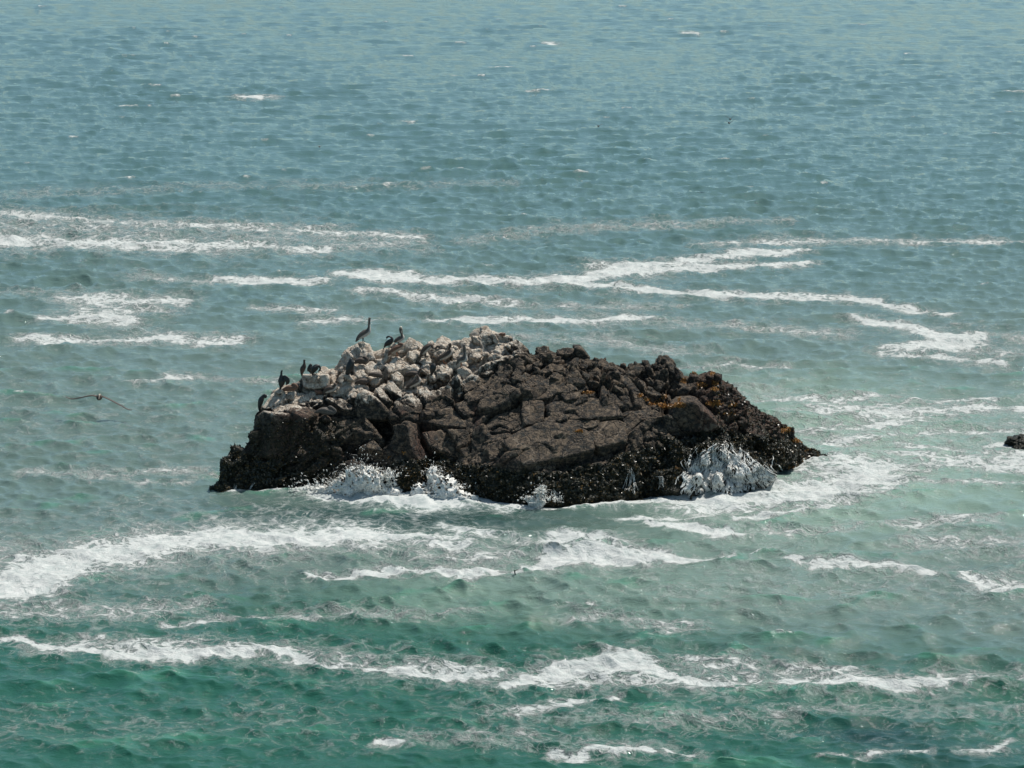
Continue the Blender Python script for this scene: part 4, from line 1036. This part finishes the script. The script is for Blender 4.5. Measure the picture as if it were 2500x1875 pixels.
# ------------------------------------------------------------------ birds
def catmull(P_, n):
    P_ = np.array(P_, float); m = len(P_)
    t_ = np.linspace(0, m - 1, n); out = []
    E = np.vstack([2 * P_[0] - P_[1], P_, 2 * P_[-1] - P_[-2]])
    for s in t_:
        i = min(int(s), m - 2); f = s - i
        a, b, c_, d_ = E[i], E[i + 1], E[i + 2], E[i + 3]
        out.append(.5 * ((2 * b) + (c_ - a) * f + (2 * a - 5 * b + 4 * c_ - d_) * f * f + (3 * b - 3 * c_ + d_ - a) * f ** 3))
    return np.array(out)
def tube(pts, rad, wid, nring=14, caps=True):
    """tube along pts with in-plane radius rad and sideways radius wid; returns verts, faces, belly weights"""
    pts = np.asarray(pts); n = len(pts)
    tg = np.gradient(pts, axis=0); tg /= np.linalg.norm(tg, axis=1)[:, None] + 1e-9
    side = np.array([0, 1.0, 0])
    up = np.cross(side, tg); up /= np.linalg.norm(up, axis=1)[:, None] + 1e-9
    sd_ = np.cross(tg, up)
    ang = np.arange(nring) / nring * 2 * np.pi
    V_ = pts[:, None] + up[:, None] * (np.cos(ang)[None, :, None] * np.asarray(rad)[:, None, None]) + sd_[:, None] * (np.sin(ang)[None, :, None] * np.asarray(wid)[:, None, None])
    bel = np.repeat((-(np.cos(ang)))[None], n, 0)
    V_ = V_.reshape(-1, 3); F_ = []
    for i in range(n - 1):
        for j in range(nring):
            F_.append([i * nring + j, i * nring + (j + 1) % nring, (i + 1) * nring + (j + 1) % nring, (i + 1) * nring + j])
    V_ = np.vstack([V_, pts[0], pts[-1]]); a, b = len(V_) - 2, len(V_) - 1
    for j in range(nring):
        k = (j + 1) % nring
        F_.append([a, k, j, j]); F_.append([b, (n - 1) * nring + j, (n - 1) * nring + k, (n - 1) * nring + k])
    return V_, F_, np.concatenate([bel.ravel(), [0, 0]])
def poly_obj(name, V_, F_, mat, parent, attrs=None):
    F2 = [list(dict.fromkeys(f)) for f in F_]
    me = bpy.data.meshes.new(name)
    me.from_pydata([tuple(map(float, v)) for v in V_], [], F2)
    me.polygons.foreach_set("use_smooth", [True] * len(me.polygons))
    for an, data in (attrs or {}).items():
        a = me.attributes.new(an, 'FLOAT', 'POINT'); a.data.foreach_set("value", np.ascontiguousarray(data, np.float32))
    me.materials.append(mat)
    o = bpy.data.objects.new(name, me); col.objects.link(o)
    if parent: o.parent = parent
    return o
def bird(kind, crop, spine, feet, bill, label, group, mat, sit=False, face=1, nneck=3, white_head=False, legmat=None, wing=None, water=False, pos=None, yaw=0.0, wing_up=None):
    sp = np.array([[*cv(crop, a, b), r / CROPS[crop][2]] for a, b, r in spine])
    fx, fy = cv(crop, *feet)
    if pos is not None: base = Vector(pos)
    elif water: base = Vector(on_water(fx, fy).tolist())
    else:
        base = hit_down(fx, fy)
        kk = to_px(np.array(base))[1] - fy
        if kk > 1.5: print("GAP", label, round(float(kk), 1), (round(fx), round(fy)))
        ys = []
        for a_, b_ in sp[:, :2]:
            h_, _ = hit(a_, b_)
            if h_ is not None: ys.append(h_.y)
        sh = .1
        if ys: sh = min(max(.1, base.y - min(ys) + .12), .75)
        base = base + (CAMV - base).normalized() * sh
        if sh > .22:      # the stone this bird sits on
            sz = .26
            c_ = np.array(base) + np.array([0, .06, -sz * .72])
            ax_ = rotm(random.uniform(0, 3), .1, .1); rd_ = np.array([1.15, .9, .75]) * sz
            pl_ = [(q_ / np.linalg.norm(q_) @ ax_, 1.02 / np.linalg.norm(q_ / np.linalg.norm(q_) / rd_) * (1 - .3 * rng.random())) for q_ in rng.normal(size=(12, 3))]
            pl_ += [(np.array(n_, float), sz * .74) for n_ in ((0, 0, 1), (0, 0, -1))]
            add_rock("boulder", *star_block(c_, ax_, rd_, pl_, 4, 16, .02, random.randrange(99), .03))
    depth = float(base[1] * CP - (base[2] - CAMH) * SP)
    m = depth / F
    ob = empty(kind, base, label, kind, group)
    ob.rotation_euler = (0, 0, yaw)
    # local frame: x to the right, z up, y away
    L = np.stack([(sp[:, 0] - fx) * m, 0 * sp[:, 0], (fy - sp[:, 1]) * m], -1)
    if not sit and not water: pass
    r = sp[:, 2] * m
    n = 34
    pts = catmull(L, n); rr = np.clip(catmull(np.stack([r, r, r], -1), n)[:, 0], .008, None)
    k_ = np.clip(rr / rr.max(), 0, 1)
    wd = rr * (1.0 - .12 * k_)
    V_, F_, bel = tube(pts, rr, wd)
    # belly faces down or towards the breast
    hd = 1 if L[-1, 0] + L[-3, 0] > L[0, 0] * 2 else -1
    nr = 14
    ctr = np.repeat(pts, nr, 0); off_ = V_[:-2] - ctr
    b_ = (-off_[:, 2] * .8 + off_[:, 0] * hd * .6) / (np.repeat(rr, nr) + 1e-6)
    seg = np.repeat(np.arange(n) / n, nr)
    b_ = ((.08 + .46 * b_) if sit else (.36 + .62 * b_)) * (seg > .12) * (seg < .70)
    b_ = np.concatenate([b_, [0, 0]])
    poly_obj("body", V_, F_, mat, ob, {"belly": b_})
    # folded wings
    bi = int(np.argmax(rr[:26])); s0, s1 = max(1, int(bi * .15)), min(n - 4, bi + 5)
    wp = pts[s0:s1]; wr = rr[s0:s1]
    if len(wp) > 3 and wing is None:
        for sgn in (-1, 1):
            tt_ = np.linspace(0, 1, len(wp))
            env = np.sin(np.clip(tt_ * .96 + .04, 0, 1) * math.pi) ** .55
            q = wp + np.array([-.12 * hd, 0, 1]) * (wr * .34)[:, None]; q[:, 1] += sgn * wr * .60
            Vw_, Fw_, _b = tube(q, wr * .50 * env + .004, wr * .40 * env + .004, 10)
            poly_obj("wing", Vw_, Fw_, mat, ob, {"belly": np.zeros(len(Vw_))})
    if wing_up:
        for q0 in wing_up:
            q = np.array([[(cv(crop, a, b)[0] - fx) * m, yy_, (fy - cv(crop, a, b)[1]) * m] for a, b, yy_, _ in q0])
            rw = np.array([w_ / CROPS[crop][2] * m for _, _, _, w_ in q0])
            qq = catmull(q, 18); rq = np.clip(catmull(np.stack([rw] * 3, -1), 18)[:, 0], .004, None)
            Vw_, Fw_, _b = tube(qq, rq, np.maximum(rq * .3, .012), 10)
            poly_obj("wing", Vw_, Fw_, mat, ob, {"belly": np.zeros(len(Vw_))})
    # head cap, eye, bill
    hp = pts[-2]
    if white_head:
        U, Fc = ico(2)
        poly_obj("head_cap", hp + U * rr[-4] * 1.12, Fc.tolist(), M_HEAD, ob)
    U, Fc = ico(1)
    for sgn in (-1, 1):
        poly_obj("eye", hp + np.array([0, sgn * rr[-3] * .92, rr[-3] * .2]) + U * .009, Fc.tolist(), M_EYE, ob)
    if bill:
        (xa, ya), (xb, yb) = bill
        a = np.array([(cv(crop, xa, ya)[0] - fx) * m, -.02, (fy - cv(crop, xa, ya)[1]) * m]); b = np.array([(cv(crop, xb, yb)[0] - fx) * m, -.05, (fy - cv(crop, xb, yb)[1]) * m])
        if kind == "pelican": a[1] = -.05; b[1] = -.11
        t_ = np.linspace(0, 1, 9)[:, None]; q = a + (b - a) * t_
        r0 = .030 if kind == "pelican" else .012
        env = r0 * (1 - t_[:, 0] ** 1.6 * .8)
        Vb, Fb, _b = tube(q, env, env * .8, 8)
        poly_obj("bill", Vb, Fb, M_BILL if kind == "pelican" else M_BILLD, ob)
        if kind == "pelican":
            q2 = q[:7].copy(); q2[:, 2] -= .018
            Vb, Fb, _b = tube(q2, env[:7] * .9, env[:7] * .6, 8)
            poly_obj("throat_pouch", Vb, Fb, M_BILLD, ob)
    # legs and webbed feet
    if not sit and not water and pos is None:
        j = int(np.argmin(np.abs(pts[:28, 0] - 0))); hip = pts[min(max(j, 4), 20)]
        hip = hip + np.array([0, 0, -rr[min(max(j, 4), 20)] * .5])
        for sgn in (-1, 1):
            ft = np.array([sgn * .03, sgn * .055, -.01])
            q = np.array([hip + [0, sgn * .05, 0], (hip + ft) / 2 + [-.01, sgn * .05, 0], ft])
            lr = .017 if kind == "pelican" else .012
            Vl, Fl, _b = tube(catmull(q, 6), np.full(6, lr), np.full(6, lr), 6)
            lg = poly_obj("leg", Vl, Fl, legmat or M_LEG, ob)
            s = .075 if kind == "pelican" else .055
            Vf = np.array([ft + [0, 0, .012], ft + [s, -.045, .004], ft + [s * 1.15, 0, .006], ft + [s, .045, .004], ft + [0, 0, -.012], ft + [s * .5, 0, -.012]]) * [1, 1, 1]
            poly_obj("foot", Vf, [[0, 1, 2], [0, 2, 3], [4, 5, 1], [4, 3, 5], [1, 5, 2], [2, 5, 3], [0, 4, 1], [0, 3, 4]], legmat or M_LEG, lg)
    return ob
GP, GC = "pelicans on the rock", "cormorants on the rock"
bird("pelican", 'c2', [(948, 402, 8), (985, 345, 34), (1050, 285, 56), (1120, 240, 64), (1175, 200, 50), (1192, 130, 26), (1192, 50, 22), (1198, -10, 22), (1203, -42, 24)], (1085, 402), ((1188, -30), (1172, 130)), "tallest pelican standing upright on the top of the rounded white boulder", GP, M_PELG)
bird("pelican", 'c2', [(1630, 405, 12), (1680, 372, 42), (1735, 345, 52), (1785, 310, 42), (1778, 255, 22), (1755, 205, 19), (1752, 155, 22), (1766, 125, 24)], (1720, 440), ((1780, 140), (1800, 310)), "pelican with pale crown and S-bent neck, behind the black preening cormorant on the skyline", GP, M_PELG, white_head=True)
bird("pelican", 'c2', [(1528, 650, 10), (1580, 590, 38), (1650, 540, 58), (1720, 500, 60), (1775, 475, 42), (1790, 445, 28), (1755, 432, 24), (1715, 440, 16)], (1690, 672), None, "reddish brown pelican with its head tucked away, just below the skyline cormorant", GP, M_PELR, legmat=M_LEGO)
bird("pelican", 'c2', [(925, 790, 14), (975, 752, 44), (1050, 735, 58), (1115, 742, 50), (1150, 715, 30), (1115, 680, 26), (1075, 670, 16)], (1040, 800), None, "pelican resting in the shade under the rounded white boulder", GP, M_PEL, sit=True)
bird("pelican", 'c0', [(598, 1488, 8), (660, 1455, 36), (740, 1432, 52), (820, 1425, 48), (855, 1405, 34), (820, 1372, 32), (770, 1372, 16)], (760, 1490), None, "light brown pelican asleep between two black cormorants near the left shoulder of the rock", GP, M_PELR, sit=True)
bird("pelican", 'c0', [(1298, 1545, 10), (1345, 1485, 48), (1420, 1445, 66), (1480, 1430, 56), (1512, 1395, 28), (1505, 1360, 22), (1482, 1352, 16)], (1410, 1562), ((1490, 1362), (1440, 1410)), "brown pelican with pale belly standing below the streaked white block", GP, M_PEL)
bird("pelican", 'c0', [(1305, 1515, 10), (1262, 1502, 36), (1212, 1500, 36), (1182, 1482, 22), (1175, 1458, 18)], (1240, 1535), None, "small reddish bird hunched in the gap below the streaked white block", GP, M_PELR, sit=True)
bird("pelican", 'c3', [(205, 208, 8), (280, 172, 38), (380, 165, 68), (470, 180, 64), (540, 190, 48), (578, 165, 28), (535, 120, 24), (490, 95, 26), (445, 95, 12)], (400, 245), None, "grey brown pelican resting low on a ledge halfway down the left side", GP, M_PELG, sit=True)
bird("pelican", 'c2', [(1168, 1015, 8), (1220, 990, 34), (1300, 990, 50), (1380, 1002, 44), (1430, 1000, 20)], (1300, 1050), None, "pelican lying flat on the pale stones, right one of the lying pair", GP, M_PEL, sit=True)
bird("pelican", 'c2', [(930, 1165, 12), (990, 1125, 38), (1075, 1110, 56), (1150, 1115, 48), (1195, 1115, 26)], (1080, 1180), None, "pelican lying flat on the pale stones, left and lower one of the lying pair", GP, M_PEL, sit=True)
bird("pelican", 'c2', [(1840, 985, 10), (1900, 970, 34), (1980, 968, 46), (2050, 975, 42), (2085, 945, 26), (2105, 905, 22), (2130, 885, 22)], (1990, 1030), ((2140, 900), (2267, 990)), "dark pelican with long bill stretched to the right across the pale stones", GP, M_PEL, sit=True)
bird("pelican", 'c2', [(1848, 1245, 12), (1920, 1195, 40), (2010, 1140, 60), (2080, 1095, 50), (2078, 1045, 26), (2055, 1010, 20), (2040, 985, 18)], (1990, 1240), ((2035, 1000), (1990, 1080)), "shaded pelican standing just below the long-billed one", GP, M_PEL)
bird("pelican", 'c4', [(188, 690, 8), (215, 625, 36), (275, 545, 58), (340, 485, 58), (392, 462, 34), (425, 510, 20), (470, 512, 18), (505, 480, 20), (548, 492, 30)], (290, 690), ((530, 525), (378, 602)), "pelican bowing with curved neck and bill pointing back down", GP, M_PEL)
bird("pelican", 'c4', [(470, 760, 8), (535, 705, 42), (620, 660, 62), (700, 615, 58), (738, 570, 38), (712, 520, 22), (735, 470, 24), (720, 425, 30)], (620, 790), ((700, 450), (610, 625)), "dark brown pelican with bill laid on its back, between the bowing and the white-breasted pelican", GP, M_PEL, legmat=M_LEGO)
bird("pelican", 'c4', [(838, 812, 8), (880, 755, 34), (935, 720, 58), (985, 705, 60), (1002, 645, 36), (990, 565, 24), (985, 500, 22), (985, 445, 28)], (935, 865), ((1000, 470), (1030, 640)), "upright pelican with white breast at the right end of the pale stones", GP, M_PELG, legmat=M_LEGO)
bird("pelican", 'c4', [(1605, 275, 8), (1645, 264, 26), (1695, 266, 32), (1725, 250, 16)], (1660, 300), None, "small brown bird crouching on the skyline right of the highest peak", GP, M_PELR, sit=True)

bird("cormorant", 'c2', [(1435, 560, 5), (1462, 480, 12), (1505, 425, 42), (1560, 388, 50), (1598, 345, 36), (1590, 305, 18), (1555, 288, 16), (1520, 295, 17), (1505, 320, 14)], (1545, 497), ((1505, 322), (1490, 362)), "black cormorant preening on the skyline with its head bent left", GC, M_COR)
bird("cormorant", 'c2', [(755, 1120, 8), (785, 1020, 24), (812, 930, 52), (842, 850, 68), (865, 775, 62), (870, 725, 40), (885, 705, 24)], (810, 990), None, "large black cormorant seen from behind below the rounded white boulder", GC, M_COR)
bird("cormorant", 'c0', [(945, 1222, 10), (948, 1170, 28), (962, 1110, 44), (985, 1060, 36), (992, 1010, 19), (990, 970, 18), (997, 950, 15)], (952, 1218), ((1000, 955), (1016, 948)), "slim brownish cormorant standing upright left of the preening pair", GC, M_CORB)
bird("cormorant", 'c0', [(1110, 1185, 8), (1095, 1130, 40), (1092, 1080, 46), (1100, 1040, 30), (1120, 1030, 18)], (1100, 1192), None, "left cormorant of the black preening pair on the flat white block", GC, M_COR, wing_up=[[(1095, 1060, -.05, 20), (1065, 1090, -.08, 26), (1050, 1140, -.06, 8)]])
bird("cormorant", 'c0', [(1122, 1212, 8), (1132, 1160, 32), (1160, 1105, 52), (1200, 1070, 46), (1235, 1060, 24), (1258, 1095, 16), (1250, 1130, 15), (1228, 1150, 10)], (1180, 1197), ((1230, 1150), (1205, 1160)), "right cormorant of the black preening pair, neck curled down", GC, M_COR)
bird("cormorant", 'c0', [(565, 1480, 6), (588, 1425, 20), (600, 1375, 44), (608, 1310, 62), (605, 1252, 42), (605, 1200, 20), (608, 1155, 17), (616, 1128, 16)], (590, 1448), ((618, 1126), (632, 1118)), "black cormorant holding one wing out beside its raised neck", GC, M_COR, wing_up=[[(620, 1255, -.05, 25), (665, 1240, -.12, 40), (700, 1270, -.16, 45), (712, 1320, -.14, 34), (690, 1370, -.10, 10)]])
bird("cormorant", 'c0', [(965, 1512, 6), (935, 1475, 22), (908, 1435, 42), (903, 1395, 46), (908, 1365, 30), (915, 1355, 16)], (905, 1500), None, "hunched black cormorant with head hidden, right of the sleeping light brown pelican", GC, M_COR)
bird("cormorant", 'k1', [(680, 500, 6), (680, 458, 18), (692, 400, 31), (706, 350, 34), (728, 312, 20), (752, 296, 18), (762, 315, 16), (748, 328, 10)], (700, 455), ((748, 328), (738, 338)), "lowest leftmost black cormorant at the left shoulder, head bent to its breast", GC, M_COR)
bird("cormorant", 'c4', [(390, 1010, 16), (402, 945, 34), (420, 880, 58), (435, 825, 46), (448, 792, 18)], (400, 990), None, "small black cormorant with hidden head in front of the pelicans on the pale stones", GC, M_COR)
# swimming cormorant
bird("cormorant", 'w', [(640, 720, 12), (760, 712, 40), (900, 700, 60), (1010, 695, 60), (1080, 660, 34), (1082, 600, 22), (1066, 530, 21), (1060, 465, 24), (1078, 432, 26)], (900, 720), ((1090, 425), (1195, 388)), "black cormorant swimming alone with bill raised in front of the rock", None, M_COR, water=True)

# birds in flight
def flyer(kind, px, py, Yd, span_pts, crop, body_r, body_len, label, mat, group=None, head=None, chord=.3, yaw=0.0):
    c_ = at_y(*cv(crop, px, py), Yd)
    m = float(Yd * CP - (c_[2] - CAMH) * SP) / F
    ob = empty(kind, Vector(c_.tolist()), label, kind, group); ob.rotation_euler = (0, 0, yaw)
    yb = np.linspace(-body_len / 2, body_len / 2, 12)
    prof = np.sin(np.linspace(.08, math.pi - .05, 12)) ** .7 * body_r
    ang = np.arange(12) / 12 * 2 * np.pi
    V_ = np.stack([np.outer(prof, np.cos(ang)), np.repeat(yb[:, None], 12, 1), np.outer(prof, np.sin(ang)) * .95], -1).reshape(-1, 3)
    F_ = [[i * 12 + j, i * 12 + (j + 1) % 12, (i + 1) * 12 + (j + 1) % 12, (i + 1) * 12 + j] for i in range(11) for j in range(12)]
    poly_obj("body", V_, F_, mat, ob, {"belly": np.zeros(len(V_))})
    for side_pts in span_pts:
        q = np.array([[(cv(crop, a, b)[0] - cv(crop, px, py)[0]) * m, 0, (cv(crop, px, py)[1] - cv(crop, a, b)[1]) * m] for a, b in side_pts])
        q = catmull(q, 16); n = len(q); t_ = np.linspace(0, 1, n)
        ch = chord * (1 - .55 * t_ ** 2); sweep = -.22 * chord * np.sin(t_ * math.pi) + .5 * chord * t_ ** 2
        prof_ = [(-.5, 0), (-.3, .040), (0, .042), (.5, .006), (0, -.008), (-.3, -.014)]
        Vw_ = np.array([[q[i, 0], sweep[i] + a * ch[i], q[i, 2] + b * (chord / .3) * (1 - .6 * t_[i])] for i in range(n) for a, b in prof_])
        k = len(prof_)
        Fw_ = [[i * k + j, i * k + (j + 1) % k, (i + 1) * k + (j + 1) % k, (i + 1) * k + j] for i in range(n - 1) for j in range(k)]
        Fw_ += [list(range(k))[::-1], [(n - 1) * k + j for j in range(k)]]
        w = poly_obj("wing", Vw_, Fw_, mat, ob, {"belly": np.zeros(len(Vw_))})
    if head:
        U, Fc = ico(2)
        hx, hy, hr = head
        hp = np.array([(cv(crop, hx, hy)[0] - cv(crop, px, py)[0]) * m, -body_len * .42, (cv(crop, px, py)[1] - cv(crop, hx, hy)[1]) * m])
        q = np.array([[0, -body_len * .25, body_r * .3], [hp[0] * .7, -body_len * .36, hp[2] * .6], hp])
        Vn, Fn, _b = tube(catmull(q, 8), np.linspace(body_r * .6, hr, 8), np.linspace(body_r * .6, hr, 8), 8)
        poly_obj("neck", Vn, Fn, mat, ob, {"belly": np.zeros(len(Vn))})
        poly_obj("head", hp + U * hr * np.array([1, 1.3, 1]), Fc.tolist(), M_HEAD, ob)
        t_ = np.linspace(0, 1, 7)[:, None]; a = hp + [0, -.06, 0]; b = hp + [.01, -.34, -.16]
        Vb, Fb, _b = tube(a + (b - a) * t_ + np.array([[1e-4, 0, 0]]), .03 * (1 - t_[:, 0] * .8), .02 * (1 - t_[:, 0] * .8), 8)
        poly_obj("bill", Vb, Fb, M_BILL, ob)
    return ob
flyer("pelican", 905, 515, 139.5, [[(860, 500), (800, 482), (700, 490), (560, 520), (440, 545), (370, 545), (295, 522)], [(940, 505), (990, 508), (1100, 558), (1220, 625), (1310, 680), (1400, 742), (1475, 765)]], 'f', .145, .85,
      "pelican gliding low over the water left of the rock with wings spread", M_CORB, None, (925, 442, .055), .30)
flyer("seabird", 1461, 308, 205, [[(1461, 308), (1457, 305), (1455, 304)], [(1462, 308), (1466, 305), (1472, 304)]], 's', .07, .4, "small dark seabird flying alone over the far water, upper middle", M_COR, "small birds flying far out", None, .16)
flyer("seabird", 1783, 291, 215, [[(1782, 291), (1778, 287), (1770, 285)], [(1784, 291), (1787, 287), (1792, 282)]], 's', .08, .45, "upper one of two dark birds flying close together at upper right", M_COR, "small birds flying far out", None, .18)
flyer("seabird", 1780, 300, 211, [[(1779, 300), (1776, 297), (1772, 293)], [(1781, 300), (1786, 297), (1794, 291)]], 's', .08, .45, "lower one of two dark birds flying close together at upper right", M_COR, "small birds flying far out", None, .18)
flyer("seabird", 780, 358, 190, [[(779, 358), (777, 356), (774, 355)], [(781, 358), (783, 356), (786, 356)]], 's', .06, .35, "tiny dark seabird flying over the far water, upper left of the rock", M_COR, "small birds flying far out", None, .13)
print("tris", sum(len(o.data.polygons) * (2 if len(o.data.polygons) and o.data.polygons[0].loop_total == 4 else 1) for o in scene.objects if o.type == 'MESH'))
